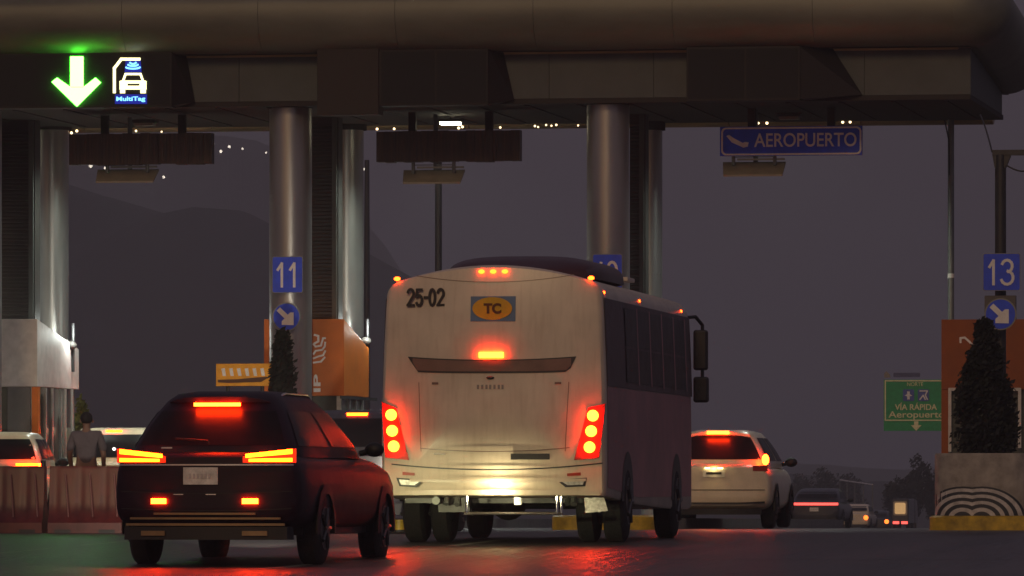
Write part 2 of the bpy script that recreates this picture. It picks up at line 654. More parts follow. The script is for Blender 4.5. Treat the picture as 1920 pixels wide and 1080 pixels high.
fl = ['front pillar at the left edge of the photo beside the green arrow sign', 'front pillar carrying the blue number 11 sign', 'front pillar rising behind the bus roof, gold sheen down its middle']
bl = ['rear pillar above the grey toll booth at far left', 'rear pillar above the orange booth with vertical white lettering', 'rear pillar to the right of the bus roof, bright right edge']
for i, (fp, bp_) in enumerate(((-37, 97), (545, 650), (1140, 1222))):
    pillar(fp, YF, 80, fl[i], zb - .052, False)
    pillar(bp_, YB, 64 if i < 2 else 40, bl[i], Z(238, bp_, YB), True)
for i, (a, b, lab) in enumerate(((5, 67, 'tall dark louvred duct between the pillars at far left'), (588, 636, 'tall dark louvred duct behind the number 11 pillar'), (1184, 1212, 'tall dark louvred duct behind the pillar at the bus roof'))):
    Yd = YF + 2.6
    x0, x1 = X(a - 6, Yd), X(b, Yd)
    g = gz(Yd)
    z0 = Z(600, a, Yd)
    t = thing('louvred_duct', lab, 'duct', ((x0 + x1) / 2, Yd, g), group='louvred ducts behind the pillars')
    o = t.location
    m = MB()
    m.box(x0 + .02, x1 - .02, Yd + .03, Yd + .4, z0 - 1.6, zb - .052)
    m.build('body', 'louvre', t, o)
    m = MB()
    zq = z0 - .3
    while zq < zb - .2:
        m.add([(x0 + .03, Yd + .028, zq), (x1 - .06, Yd + .028, zq), (x1 - .06, Yd - .01, zq + .025), (x0 + .03, Yd - .01, zq + .025),
               (x0 + .03, Yd + .028, zq + .03), (x1 - .06, Yd + .028, zq + .03)],
              [(0, 1, 2, 3), (3, 2, 5, 4), (0, 3, 4), (1, 5, 2)])
        zq += .062
    m.build('slats', 'louvre', t, o)
    m = MB()
    m.box(x1 - .12, x1 - .04, Yd - .03, Yd + .027, z0 - 1.5, zb - .052)
    m.build('conduit', 'fascia', t, o)


# ------------------------------------------------------------------ overhead signs
def bars(m, pts, wd, y0, y1, closed=False):
    """polyline of constant width as flat bars (x,z)"""
    n = len(pts)
    for i in range(n if closed else n - 1):
        (ax, az), (bx, bz) = pts[i], pts[(i + 1) % n]
        dx, dz = bx - ax, bz - az
        L = math.hypot(dx, dz) or 1
        nx, nz_ = -dz / L * wd / 2, dx / L * wd / 2
        ex, ez = dx / L * wd * .35, dz / L * wd * .35
        m.prism([(ax - ex + nx, az - ez + nz_), (bx + ex + nx, bz + ez + nz_), (bx + ex - nx, bz + ez - nz_), (ax - ex - nx, az - ez - nz_)], y0 - .0006 * i, y1)


YS = YFA - .42
GS = 'overhead lane signs on the canopy fascia'


def lane_sign(a, b, vis, top, bot, label, split=None):
    x0, x1, xv = X(a, YS), X(b, YS), X(vis, YS)
    z0, z1 = Z(bot, a, YS), Z(top, a, YS)
    t = thing('lane_sign', label, 'sign', ((x0 + x1) / 2, YS, z0), group=GS)
    o = t.location
    MB().box(x0, x1, YS, YS + .36, z0, z1).build('housing', 'ledbox', t, o, bevel=.01)
    m = MB()
    xs = x0 if split is None else X(split, YS)
    mid = xs + (x1 - xs) * .52
    m.box(xs + .03, mid - .015, YS - .012, YS - .001, z0 + .04, z1 - .04)
    m.box(mid + .015, x1 - .03, YS - .012, YS - .001, z0 + .04, z1 - .04)
    m.build('display', 'ledpanel', t, o)
    if split is not None:
        MB().box(x0 - .005, xs - .01, YS - .05, YS + .35, z0 - .14, z1 + .03).build('control_box', 'boxbrown', t, o, bevel=.01)
    m = MB()                    # side cheek of the mounting frame
    m.add([(x1 + .005, YS, z1 - .02), (x1 + .005, YS, z0 + .02), (xv, YS + .38, z0 + .10), (X((b + vis) / 2, YS), YS + .38, z1 - .02), (x1 + .005, YS + .38, z0 + .02), (x1 + .005, YS + .38, z1 - .02)],
          [(0, 1, 2, 3), (1, 4, 2), (0, 3, 5), (2, 4, 5, 3), (0, 5, 4, 1)])
    m.build('side_bracket', 'ledbox', t, o)
    return t, o, z0, z1


s1, o1, za, zb1 = lane_sign(-40, 322, 356, 100, 204, 'lit overhead sign with green down arrow and white car pictogram')
s2, o2, _, _ = lane_sign(596, 915, 957, 94, 200, 'unlit overhead sign above the bus with brown control box', split=712)
s3, o3, _, _ = lane_sign(1287, 1500, 1612, 88, 190, 'unlit overhead sign above the AEROPUERTO board')


def PX(px, py, Y): return X(px, Y), Z(py, px, Y)


# faint unlit led pattern on the middle sign
yy = YS - .03
m = MB()
P = lambda a, b: PX(a, b, YS)
m.prism([P(133, 106), P(157, 106), P(157, 163), P(133, 163)], yy - .02, yy + .012)
m.prism([P(98, 154), P(108, 146), P(134, 164), P(157, 164), P(180, 146), P(190, 155), P(145, 200)], yy - .0205, yy + .012)
m.build('arrow', 'green', s1, o1)
m = MB()
bars(m, [P(215, 173), P(215, 128), P(228, 111), P(262, 111)], .045, yy, yy + .015)
m.build('gantry_symbol', 'ledwarm', s1, o1)
m = MB()
bars(m, [P(231, 153), P(236, 139), P(264, 139), P(269, 153)], .035, yy, yy + .015)
bars(m, [P(229, 154), P(271, 154)], .05, yy - .002, yy + .015)
m.prism([P(225, 152), P(238, 152), P(240, 161), P(262, 161), P(264, 152), P(275, 152), P(275, 168), P(225, 168)], yy - .006, yy + .015)
m.prism([P(226, 168.5), P(235, 168.5), P(235, 175), P(226, 175)], yy - .007, yy + .015)
m.prism([P(264, 168.5), P(274, 168.5), P(274, 175), P(264, 175)], yy - .007, yy + .015)
m.build('car_symbol', 'ledwarm', s1, o1)
m = MB()
for r_, py in ((6, 118), (10, 122), (14, 127)):
    pts = [P(250 + r_ * math.sin(t), py + 4 * math.cos(t) - 2) for t in [(-1 + k * .25) * 1.2 for k in range(9)]]
    bars(m, pts, .028, yy, yy + .015)
m.build('wave_symbol', 'ledblue', s1, o1)
m = MB()
m.prism([P(236, 113), P(264, 113), P(266, 136), P(234, 136)], YS - .02, YS - .0125)
m.build('blue_field', 'leddeep', s1, o1)
m = MB()
m.prism([P(216, 177), P(276, 177), P(276, 195), P(216, 195)], YS - .02, YS - .0125)
m.build('blue_field', 'leddeep', s1, o1)
a, b = P(219, 192), P(273, 181)
text('lettering', 'MultiTag', a[0], b[0], a[1], b[1], yy, 'ledblue', s1, o1, bold=.02)

# message boards / airport board hung from the soffit
YH = YFA + 1.6


def hanging(name, label, a, b, t, bt, hangers, mtl, hm='boxbrown'):
    x0, x1 = X(a, YH), X(b, YH)
    z0, z1 = Z(bt, a, YH), Z(t, a, YH)
    th = thing(name, label, 'sign', ((x0 + x1) / 2, YH, z0))
    o = th.location
    m = MB()
    if mtl == 'vms':
        k = 16
        for i in range(k):
            xa = x0 + (x1 - x0) * i / k
            xb = x0 + (x1 - x0) * (i + 1) / k
            w_ = random.uniform(-.012, .012)
            m.box(xa, xb, YH - .02 + w_, YH + .2, z0 + w_, z1 + random.uniform(-.012, .004))
    else:
        m.box(x0, x1, YH, YH + .05, z0, z1)
    m.build('panel', mtl, th, o, bevel=0)
    for h in hangers:
        xh = X(h, YH)
        MB().box(xh - .06, xh + .06, YH + .05 if mtl != 'vms' else YH + .21, YH + .2 if mtl != 'vms' else YH + .33, z1 - .2, zb - .0655).build('hanger', hm, th, o)
    return th, o, x0, x1, z0, z1


v1 = hanging('message_board', 'dark wavy message board hanging under the green arrow sign', 130, 397, 251, 309, (190, 335), 'vms')
v2 = hanging('message_board', 'dark wavy message board hanging above the bus', 706, 975, 246, 304, (768, 912), 'vms')
for v in (v1, v2): v[0]['group'] = 'dark message boards under the canopy'
v3, ov, x0, x1, z0, z1 = hanging('airport_sign', 'blue hanging board with white airplane and AEROPUERTO lettering', 1350, 1617, 238, 293, (1408, 1557), 'signwhite')
m = MB()


def rrect(x0, x1, z0, z1, r, n=5):
    P_ = []
    for cx, cz, a0 in ((x1 - r, z0 + r, -90), (x1 - r, z1 - r, 0), (x0 + r, z1 - r, 90), (x0 + r, z0 + r, 180)):
        for k in range(n + 1):
            a = R(a0 + 90 * k / n)
            P_.append((cx + r * math.cos(a), cz + r * math.sin(a)))
    return P_


m.box(x0, x1, YH - .004, YH - .001, z0, z1)
m.build('field', 'bluesign', v3, ov)
m = MB()
o_, i_ = rrect(x0 + .02, x1 - .015, z0 + .012, z1 - .012, .08), rrect(x0 + .05, x1 - .045, z0 + .04, z1 - .04, .06)
n = len(o_)
m.add([(a, YH - .008, b) for a, b in o_] + [(a, YH - .008, b) for a, b in i_], [(i, (i + 1) % n, n + (i + 1) % n, n + i) for i in range(n)])
m.build('border', 'signwhite', v3, ov)
text('lettering', 'AEROPUERTO', X(1414, YH), X(1606, YH), Z(276, 1414, YH), Z(250, 1414, YH), YH - .008, 'signwhite', v3, ov, bold=.012)
m = MB()
Q = lambda a, b: PX(a, b, YH)
m.prism([Q(1362, 255), Q(1367, 253), Q(1376, 259), Q(1393, 268), Q(1397, 266), Q(1404, 267), Q(1402, 275), Q(1394, 277), Q(1372, 267)], YH - .014, YH - .005)
m.build('airplane_symbol', 'signwhite', v3, ov)

# tag antennas
for a, b, t, bt, lab in ((180, 292, 320, 344, 'flat grey antenna plate below the left message board'), (755, 867, 321, 346, 'flat grey antenna plate below the message board above the bus'), (1355, 1470, 306, 332, 'flat grey antenna plate below the blue AEROPUERTO board')):
    x0, x1 = X(a, YH), X(b, YH)
    z0, z1 = Z(bt, a, YH), Z(t, a, YH)
    th = thing('tag_antenna', lab, 'antenna', ((x0 + x1) / 2, YH, z1), group='antenna plates under the boards')
    o = th.location
    m = MB()
    e = .03
    m.add([(x0 + e, YH - .15, z0), (x1 - e * .3, YH - .15, z0), (x1, YH + .25, z1), (x0 - e, YH + .25, z1), (x0 + e, YH - .15, z0 + .03), (x1 - e * .3, YH - .15, z0 + .03), (x1, YH + .25, z1 + .03), (x0 - e, YH + .25, z1 + .03)],
          [(0, 1, 2, 3), (4, 5, 6, 7), (0, 1, 5, 4), (1, 2, 6, 5), (2, 3, 7, 6), (3, 0, 4, 7)])
    m.build('plate', 'plate', th, o)
    m = MB()
    xm = (x0 + x1) / 2
    m.box(xm - .28, xm + .5, YH + .1, YH + .16, z1 + .05, z1 + .08)
    m.box(xm - .35, xm + .35, YH + .17, YH + .2, z1 + .10, z1 + .115)
    for q in (-.34, .34):
        m.tube((xm + q, YH + .1, z1 - .03), (xm + q, YH + .1, z1 + .16), .03, n=8)
    m.tube((xm, YH + .3, z1), (xm, YH + .3, zb - .1), .04, n=8)
    m.build('bracket', 'galv', th, o)

# luminaires below the soffit
YL = YFA + 3.4
for px, py, lit, lab in ((845, 229, 1, 'lit white luminaire under the canopy above the bus'), (272, 231, 0, 'dark luminaire with added light under the canopy beside the green arrow sign'), (-330, 232, 1, 'lit luminaire under the canopy beyond the left edge'), (1480, 219, 2, 'dark luminaire with added light under the canopy above the AEROPUERTO board')):
    x, d = on(px, YL)
    z = zz(py, d)
    th = thing('canopy_luminaire', lab, 'lamp', (x, YL, z), group='canopy luminaires')
    m = MB()
    m.box(x - .2, x + .2, YL - .14, YL + .14, z, z + .05)
    m.tube((x, YL, z + .05), (x, YL, zb - .0655), .02, n=8)
    m.build('housing', 'steel', th, th.location)
    MB().box(x - .16, x + .16, YL - .143, YL + .12, z - .045, z - .002).build('diffuser', 'tube' if lit == 1 else 'plate', th, th.location)
    if True:  # dark fixtures get an added spot too, to brighten the pillars
        li = bpy.data.lights.new('luminaire_or_added_spot', 'SPOT')
        li.energy = (420, 620, 330)[lit]
        li.color = (.86, 1.0, .86)
        li.spot_size = R(150)
        li.spot_blend = .6
        li.shadow_soft_size = .15
        lo = bpy.data.objects.new('luminaire_or_added_spot', li)
        COL.objects.link(lo)
        lo.parent = th
        lo.location = (0, 0, -.1)

# glowing beads imitating warm reflections along the back edge
for i, px in enumerate((134, 144, 255, 303, 707, 739, 860, 867, 938, 1003, 1009, 1024, 1034, 1043, 1084, 1422, 1438, 1580, 1594)):
    Yb = YFA + LEN - .05
    x, d = on(px, Yb)
    z = zz(240 - (px - 700) * .0125 + random.choice((-1.5, 0, 2)), d)
    r = random.uniform(.015, .026)
    ob = MB().ball((x, Yb, z), r, r, r, 10, 6).build('edge_glint', 'glintwarm', None, (x, Yb, z), smooth=True)
    tag(ob, 'tiny glowing bead standing for a warm reflection on the canopy back edge', 'lamp', 'tiny warm reflection beads along the canopy back edge')

# ------------------------------------------------------------------ booths
def booth(a, b, c, top, drop, low, mt, label, Y, deep=2.2, base='boothdark'):
    """a..b front face columns, c = column of the back corner (only for reference)"""
    x0, x1 = X(a, Y), X(b, Y)
    g = gz(Y)
    zt_, zl = Z(top, b, Y), Z(low, b, Y)
    t = thing('toll_booth', label, 'booth', ((x0 + x1) / 2, Y, g))
    o = t.location
    dz = drop * on(b, Y)[1] / F
    m = MB()
    m.prismx([(Y, zl), (Y + deep, zl), (Y + deep, zt_ - dz), (Y, zt_)], x0, x1)
    m.build('cladding', mt, t, o, bevel=.008)
    m = MB()
    m.box(x0 + .08, x1 - .06, Y + .12, Y + deep - .05, g + 1.0, zl - .003)
    m.build('window', 'glasslt', t, o)
    m = MB()
    m.box(x0 + .05, x1 - .03, Y + .08, Y + deep - .02, g - .1, g + .998)
    m.build('wall', base, t, o)
    for q in (x0 + .1, x1 - .1):
        MB().box(q - .035, q + .035, Y + .05, Y + .115, g + 1.0, zl - .004).build('mullion', 'frame', t, o)
    for q in (.6, 1.2, 1.8):
        MB().box(x1 - .058, x1 - .02, Y + q, Y + q + .05, g + 1.0, zl - .004).build('mullion', 'frame', t, o)
    return t, o, x0, x1, zl, zt_


b1 = booth(-90, 70, 140, 598, 50, 725, 'boothgrey', 'pale grey toll booth with sloping top at far left', YF + 1.5, 3.0)
t, o, x0, x1, zl, zt_ = b1
MB().box(x1 - .10, x1 + .004, YF + 1.52, YF + 1.68, gz(YF) - .05, zl - .005).build('corner_post', 'orange', t, o)
m = MB()
m.box(x1 - .5, x1 - .115, YF + 1.45, YF + 1.5, gz(YF) + .3, zl - .006)
m.build('door', 'boothdark', t, o)
m = MB()
for q in (.5, .95, 1.9, 2.4):
    m.box(x1 + .001, x1 + .03, YF + 1.5 + q, YF + 1.5 + q + .07, gz(YF) + .2, zl - .01)
m.build('side_frame', 'frame', t, o)
b2 = booth(495, 645, 693, 598, 50, 742, 'orange', 'orange toll booth behind the number 11 pillar with white vertical lettering', YF + 1.5, 2.2)
t2, o2, x0, x1, zl, zt_ = b2
m = MB()
Y = YF + 1.5
Q = lambda a, b: PX(a, b, Y)
for dx, dy in ((0, 0),):
    bars(m, [Q(590, 628), Q(597, 630), Q(597, 640), Q(590, 644)], .035, Y - .014, Y - .002)
    bars(m, [Q(610, 634), Q(606, 634), Q(602, 648), Q(592, 650), Q(588, 645)], .03, Y - .014, Y - .002)
    bars(m, [Q(610, 642), Q(609, 650), Q(604, 656), Q(592, 658), Q(588, 664)], .03, Y - .014, Y - .002)
    bars(m, [Q(588, 672), Q(598, 668), Q(606, 666), Q(610, 658)], .03, Y - .014, Y - .002)
    bars(m, [Q(588, 680), Q(602, 678), Q(609, 670)], .03, Y - .014, Y - .002)
m.build('wave_emblem', 'signwhite', t2, o2)
text('lettering', 'IP', X(588, Y), X(601, Y), Z(735, 600, Y), Z(702, 600, Y), Y - .006, 'signwhite', t2, o2, bold=.03, rot90=True)
m = MB()
for k in range(3):
    zq = Z(742, 640, Y) + .02 + k * .08
m.box(x1 + .05, x1 + .07, Y - .6, Y + 2.6, Z(746, 660, Y) - .02, Z(746, 660, Y) + .03)
m.build('side_rail', 'steel', t2, o2)
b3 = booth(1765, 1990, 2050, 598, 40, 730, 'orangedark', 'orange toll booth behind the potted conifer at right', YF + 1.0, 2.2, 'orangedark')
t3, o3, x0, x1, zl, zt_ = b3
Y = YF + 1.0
m = MB()
Q = lambda a, b: PX(a, b, Y)
bars(m, [Q(1801, 642), Q(1801, 634), Q(1809, 633), Q(1818, 641), Q(1827, 651), Q(1829, 640), Q(1836, 628)], .034, Y - .014, Y - .002)
bars(m, [Q(1862, 650), Q(1862, 660), Q(1852, 667)], .03, Y - .014, Y - .002)
bars(m, [Q(1861, 683), Q(1862, 690), Q(1857, 695)], .03, Y - .014, Y - .002)
bars(m, [Q(1833, 612), Q(1838, 620), Q(1845, 613)], .03, Y - .014, Y - .002)
m.build('emblem', 'signwhite', t3, o3)
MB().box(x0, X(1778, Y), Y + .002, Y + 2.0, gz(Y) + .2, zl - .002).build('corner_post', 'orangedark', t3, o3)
m = MB()
bars(m, [Q(1781, 845), Q(1781, 730), Q(1912, 730), Q(1912, 838)], .05, Y - .02, Y + .05)
m.build('window_frame', 'frame', t3, o3)

for px, py, lab in ((689, 640, 'small white floodlight on the back corner of the orange booth'), (137, 648, 'small white floodlight on the back corner of the grey booth')):
    Yq = YF + 3.95
    x, d = on(px, Yq)
    z = zz(py, d)
    t = thing('floodlight', lab, 'lamp', (x, Yq, z - .1), group='small floodlights on the booth corners')
    MB().tube((x, Yq, z - .45), (x, Yq, z + .38), .028, n=8).build('stem', 'steel', t, t.location)
    MB().ball((x - .02, Yq - .06, z), .10, .09, .075, 12, 8).build('lamp_head', 'louvre', t, t.location, smooth=True)
    li = bpy.data.lights.new('floodlight_light', 'POINT')
    li.energy = 34
    li.color = (.92, 1.0, .93)
    li.shadow_soft_size = .08
    lo = bpy.data.objects.new('floodlight_light', li)
    COL.objects.link(lo)
    lo.parent = t
    lo.location = (.12, -.25, .30)

# islands (kerbed, yellow nose)
for i, (a, b, lab) in enumerate(((-130, 60, 'raised toll island with yellow nose at far left'), (440, 640, 'raised toll island under the number 11 pillar'), (1035, 1236, 'raised toll island with yellow nose seen under the bus'), (1742, 1990, 'raised toll island with yellow nose under the right planter'))):
    Yn = 95
    x0, x1 = X(a, Yn), X(b, Yn)
    g = gz(Yn)
    t = thing('toll_island', lab, 'traffic island', ((x0 + x1) / 2, Yn, g), group='toll islands between the lanes')
    m = MB()
    Yk = [96.2, 100, 105, 110, 116, 120]
    for ya, yb in zip(Yk, Yk[1:]):
        m.add([(x0 + .1, ya, gz(ya) - .1), (x1 - .1, ya, gz(ya) - .1), (x1 - .1, yb, gz(yb) - .1), (x0 + .1, yb, gz(yb) - .1),
               (x0 + .1, ya, gz(ya) + .16), (x1 - .1, ya, gz(ya) + .16), (x1 - .1, yb, gz(yb) + .16), (x0 + .1, yb, gz(yb) + .16)],
              [(4, 5, 6, 7), (0, 1, 5, 4), (1, 2, 6, 5), (2, 3, 7, 6), (3, 0, 4, 7)])
    m.build('slab', 'kerb', t, t.location)
    m = MB()
    hw = (x1 - x0) / 2
    cx = (x0 + x1) / 2
    loop = [(cx + hw * se(math.cos(q), 5), 95.4 + .8 * se(math.sin(q), 5)) for q in [2 * math.pi * k / 40 for k in range(40)]]
    m.loft([[(p, q, g - .1) for p, q in loop], [(p, q, g + .19) for p, q in loop], [(cx + (p - cx) * .97, 95.4 + (q - 95.4) * .95, g + .215) for p, q in loop]])
    m.build('nose', 'yellow', t, t.location, smooth=True)


# ------------------------------------------------------------------ foliage
def leaves(mb, pts, size, rnd=random):
    for p in pts:
        p = Vector(p)
        d = Vector((rnd.gauss(0, 1), rnd.gauss(0, 1), rnd.gauss(0, 1))).normalized()
        a = d.orthogonal().normalized()
        b = d.cross(a)
        s_ = size * rnd.uniform(.6, 1.4)
        mb.add([p - a * s_, p + b * s_ * .45, p + a * s_, p - b * s_ * .45], [(0, 1, 2, 3)])


def conifer(px, Y, ptop, hw, pbot, label):
    x, d = on(px, Y)
    g = zz(pbot, d)
    H = zz(ptop, d) - g
    t = thing('potted_conifer', label, 'tree', (x, Y, g), group='conifers in planters')
    MB().tube((x, Y, g - .1), (x, Y, g + H * .9), .05, .01, 8).build('trunk', 'bark', t, t.location)
    m = MB()
    rw = hw / F * d
    pts = []
    clumps = []
    for k in range(210):
        h = random.random() ** 1.1
        rr = rw * min(1, (1 - h) * 1.45 + .10) * random.uniform(.62, 1.16) * (1 if h > .06 else .8)
        a = random.uniform(0, 2 * math.pi)
        clumps.append((x + rr * math.cos(a) * .8, Y + rr * math.sin(a) * .8, g + .04 + h * H * .96, .10 + .07 * (1 - h)))
    for c in clumps:
        for j in range(46):
            v = Vector((random.gauss(0, 1), random.gauss(0, 1), random.gauss(0, 1.3))).normalized() * c[3] * random.uniform(.4, 1.15)
            if math.hypot(c[0] + v.x - x, c[1] + v.y - Y) < rw * 1.15:
                pts.append((c[0] + v.x, c[1] + v.y, c[2] + v.z))
    leaves(m, pts, .048)
    m.build('crown', 'conifer', t, t.location)
    return t


conifer(1847, 95.4, 604, 58, 850, 'dark bushy conifer in the mural planter at right')
conifer(530, 95.4, 622, 23, 850, 'dark narrow conifer standing in front of the number 11 pillar')


def planter(cpx, hw, label, mural):
    Y = 95.4
    x, d = on(cpx, Y)
    g = gz(Y) + .216
    r = hw / F * d
    zt_ = zz(850, d)
    t = thing('planter', label, 'planter', (x, Y, g), group='concrete planters on the toll islands')
    o = t.location
    m = MB()
    loop = [(r * se(math.cos(q), 3), .62 * se(math.sin(q), 3)) for q in [2 * math.pi * k / 48 for k in range(48)]]
    sec = lambda s_, z: [(x + a * s_, Y + b * s_, z) for a, b in loop]
    m.loft([sec(.98, g), sec(1, g + .1), sec(1, zt_ - .03), sec(.985, zt_), sec(.90, zt_), sec(.90, zt_ - .06)])
    m.build('pot', 'concrete', t, o, smooth=True)
    if mural:
        fy = lambda xx: Y - .62 * (max(0, 1 - abs((xx - x) / r) ** 3)) ** (1 / 3)
        cut = 0
        for k, (ra, mt) in enumerate(((100, 'artblack'), (94, 'artwhite'), (84, 'artblack'), (75, 'artwhite'), (65, 'artblack'), (55, 'artwhite'), (45, 'artblack'), (34, 'artwhite'), (22, 'artblack'))):
            m = MB()
            for side in (-1, 1):
                pts = []
                N = 22
                for j in range(N + 1):
                    a = math.pi * j / N
                    qx = 1830 + side * 18 + ra * .80 * math.cos(a)
                    if (qx - 1830) * side < -.1:
                        qx = 1830
                    qy = 972 - ra * .60 * math.sin(math.acos(max(-1, min(1, (qx - 1830 - side * 18) / (ra * .80)))))
                    pts.append((qx, qy))
                vs = []
                for qx, qy in pts:
                    xx = x + (qx - cpx) / F * d
                    xx = max(x - r * .985, min(x + r * .985, xx))
                    vs.append((xx, fy(xx) - .004 - .0018 * k, zz(qy, d)))
                    vs.append((xx, fy(xx) - .004 - .0018 * k, g + .002))
                m.add(vs, [(2 * j, 2 * j + 2, 2 * j + 3, 2 * j + 1) for j in range(N)])
            m.build('mural_arc', mt, t, o)
    return t


planter(1846, 92, 'concrete planter painted with black and white arcs at right', True)
planter(540, 90, 'plain concrete planter hidden behind the dark estate car', False)

# ------------------------------------------------------------------ number signs
def arc(cx, cz, rx, rz, a0, a1, n=10):
    return [(cx + rx * math.cos(R(a0 + (a1 - a0) * k / n)), cz + rz * math.sin(R(a0 + (a1 - a0) * k / n))) for k in range(n + 1)]


GL = {'1': [[(.10, .70), (.56, .97), (.56, 0)]],
      '2': [arc(.48, .72, .40, .27, 165, -25) + [(.08, .02)], [(.04, .03), (.92, .03)]],
      '3': [arc(.45, .74, .36, .24, 160, -80), arc(.45, .27, .42, .27, 85, -160)],
      '5': [[(.86, .97), (.20, .97), (.14, .52)], arc(.46, .32, .40, .30, 130, -150)],
      '0': [arc(.5, .5, .38, .48, 90, 450, 20)],
      '-': [[(.1, .5), (.9, .5)]]}


def digits(txt, x0, x1, z0, z1, y, mt, parent, o, wd, gap=.12, widths=None):
    ws = [(.45 if c == '-' else .62 if c == '1' else 1.0) for c in txt]
    tot = sum(ws) + gap * (len(ws) - 1)
    u = (x1 - x0) / tot
    cx = x0
    for c, w_ in zip(txt, ws):
        m = MB()
        q = 0
        for pl_ in GL[c]:
            bars(m, [(cx + a * w_ * u, z0 + b * (z1 - z0)) for a, b in pl_], wd, y - .002 * q, y + .012)
            q += 1
        m.build('numeral', mt, parent, o)
        cx += (w_ + gap) * u



def number_sign(cx, cy, hw, hh, num, Y, label):
    x, d = on(cx, Y)
    z = zz(cy, d)
    a, b = hw / F * d, hh / F * d
    t = thing('lane_number_sign', label, 'sign', (x, Y, z - b), group='blue lane number signs')
    o = t.location
    MB().prism(rrect(x - a, x + a, z - b, z + b, .03), Y, Y + .02).build('plate', 'galv', t, o)
    MB().prism(rrect(x - a * .97, x + a * .97, z - b * .97, z + b * .97, .03), Y - .004, Y - .001).build('field', 'bluesign', t, o)
    digits(num, x - a * .70, x + a * .72, z - b * .66, z + b * .66, Y - .012, 'signwhite', t, o, .042, .22)
    return t


def arrow_sign(cx, cy, r, Y, label):
    x, d = on(cx, Y)
    z = zz(cy, d)
    rr = r / F * d
    t = thing('arrow_sign', label, 'sign', (x, Y, z - rr), group='round blue arrow signs')
    o = t.location
    MB().disc(x, z, rr, Y, Y + .02, 36).build('rim', 'galv', t, o)
    MB().disc(x, z, rr * .92, Y - .004, Y - .001, 36).build('field', 'bluesign', t, o)
    s_ = rr
    pts = [(-.62, .45), (-.42, .68), (.12, .18), (.02, .02 + .35), (.52, .30), (.52, -.58), (-.32, -.52), (-.08, -.24 + .03), (-.08, -.05)]
    pts = [(-.68, .42), (-.45, .66), (.10, .14), (.28, .30), (.52, .30), (.52, -.58), (-.32, -.56), (-.32, -.30), (-.12, -.12)]
    MB().prism([(x + p * s_, z + q * s_) for p, q in pts], Y - .012, Y - .005).build('arrow', 'signwhite', t, o)


number_sign(539, 515, 29, 34, '11', YF - .45, 'blue square sign reading 11 on the pillar')
number_sign(1139, 520, 28, 44, '12', YF - .45, 'blue square sign mostly hidden behind the bus roof')
arrow_sign(537, 594, 27, YF - .45, 'round blue sign with white arrow below the number 11')
number_sign(1878, 510, 35, 35, '13', 96.6, 'blue square sign reading 13 on the post at right')
arrow_sign(1876, 589, 30, 96.6, 'round blue sign with white arrow below the number 13')

# ------------------------------------------------------------------ posts
x, d = on(1876, 97)
g = gz(97)
t = thing('service_post', 'dark steel post with a crossbar holding the number 13 sign', 'post', (x, 97, g))
MB().tube((x, 97, g), (x, 97, zz(290, d)), .085, n=16).build('pole', 'steel', t, t.location, smooth=True)
m = MB()
zt_ = zz(290, d)
m.box(x - .12, x + 1.6, 96.93, 97.07, zt_ - .01, zt_ + .07)
m.add([(x - .12, 96.94, zt_ - .012), (x + .16, 96.94, zt_ - .012), (x + .085, 96.94, zt_ - .2), (x - .085, 96.94, zt_ - .2), (x - .12, 97.06, zt_ - .012), (x + .16, 97.06, zt_ - .012), (x + .085, 97.06, zt_ - .2), (x - .085, 97.06, zt_ - .2)],
      [(0, 1, 2, 3), (4, 5, 6, 7), (0, 1, 5, 4), (1, 2, 6, 5), (2, 3, 7, 6), (3, 0, 4, 7)])
m.build('crossbar', 'steel', t, t.location)
MB().box(x - .22, x + .25, 96.75, 96.91, zz(600, d), zz(555, d)).build('junction_box', 'boothdark', t, t.location)
m = MB()
m.path([(x + .085 + .06 * k, 96.9, zt_ - .16 - .10 * math.sin(k / 9 * math.pi)) for k in range(10)], .012)
tag(m.build('cable', 'steel', None, (x, 96.9, zt_ - .2)), 'black cable looping under the crossbar at right', 'cable')
ob = MB().path([(X(1838 + 22 * k / 8, 98 - k * .1), 98 - k * .1, Z(215 + 75 * k / 8 - 6 * math.sin(k / 8 * math.pi), 1840, 98)) for k in range(9)], .012).build('cable', 'steel', None, (X(1850, 97.5), 97.5, 6))
tag(ob, 'thin black cable dropping from the canopy end to the crossbar', 'cable')
x, d = on(1783, YB)
t = thing('thin_pole', 'thin grey pole with a white band right of the AEROPUERTO board', 'pole', (x, YB, gz(YB)))
MB().tube((x, YB, gz(YB)), (x, YB, zb - .06), .055, n=14).build('shaft', 'galv', t, t.location, smooth=True)
MB().tube((x, YB, zz(521, d)), (x, YB, zz(513, d)), .060, n=14).build('band', 'signwhite', t, t.location, smooth=True)
ob = MB().path([(x - .1 + .01 * k, YB - .08 + .005 * k, zb - .07 - .05 * k) for k in range(8)] + [(x - .02, YB - .06, zb - 1.0)], .012).build('cable', 'steel', None, (x, YB, zb))
tag(ob, 'thin black cable running down beside the thin grey pole', 'cable')
x, d = on(822, 128)
t = tag(MB().tube((x, 128, gz(128)), (x, 128, zz(262, d)), .075, .07, 14).build('distant_pole', 'steel', None, (x, 128, gz(128)), smooth=True), 'dark pole standing beyond the bus below the antenna plate', 'pole')
x, d = on(688, 260)
t = tag(MB().tube((x, 260, gz(260)), (x, 260, zz(300, d)), .16, .10, 12).build('distant_mast', 'steel', None, (x, 260, gz(260)), smooth=True), 'faint distant mast to the right of the rear pillar', 'pole')

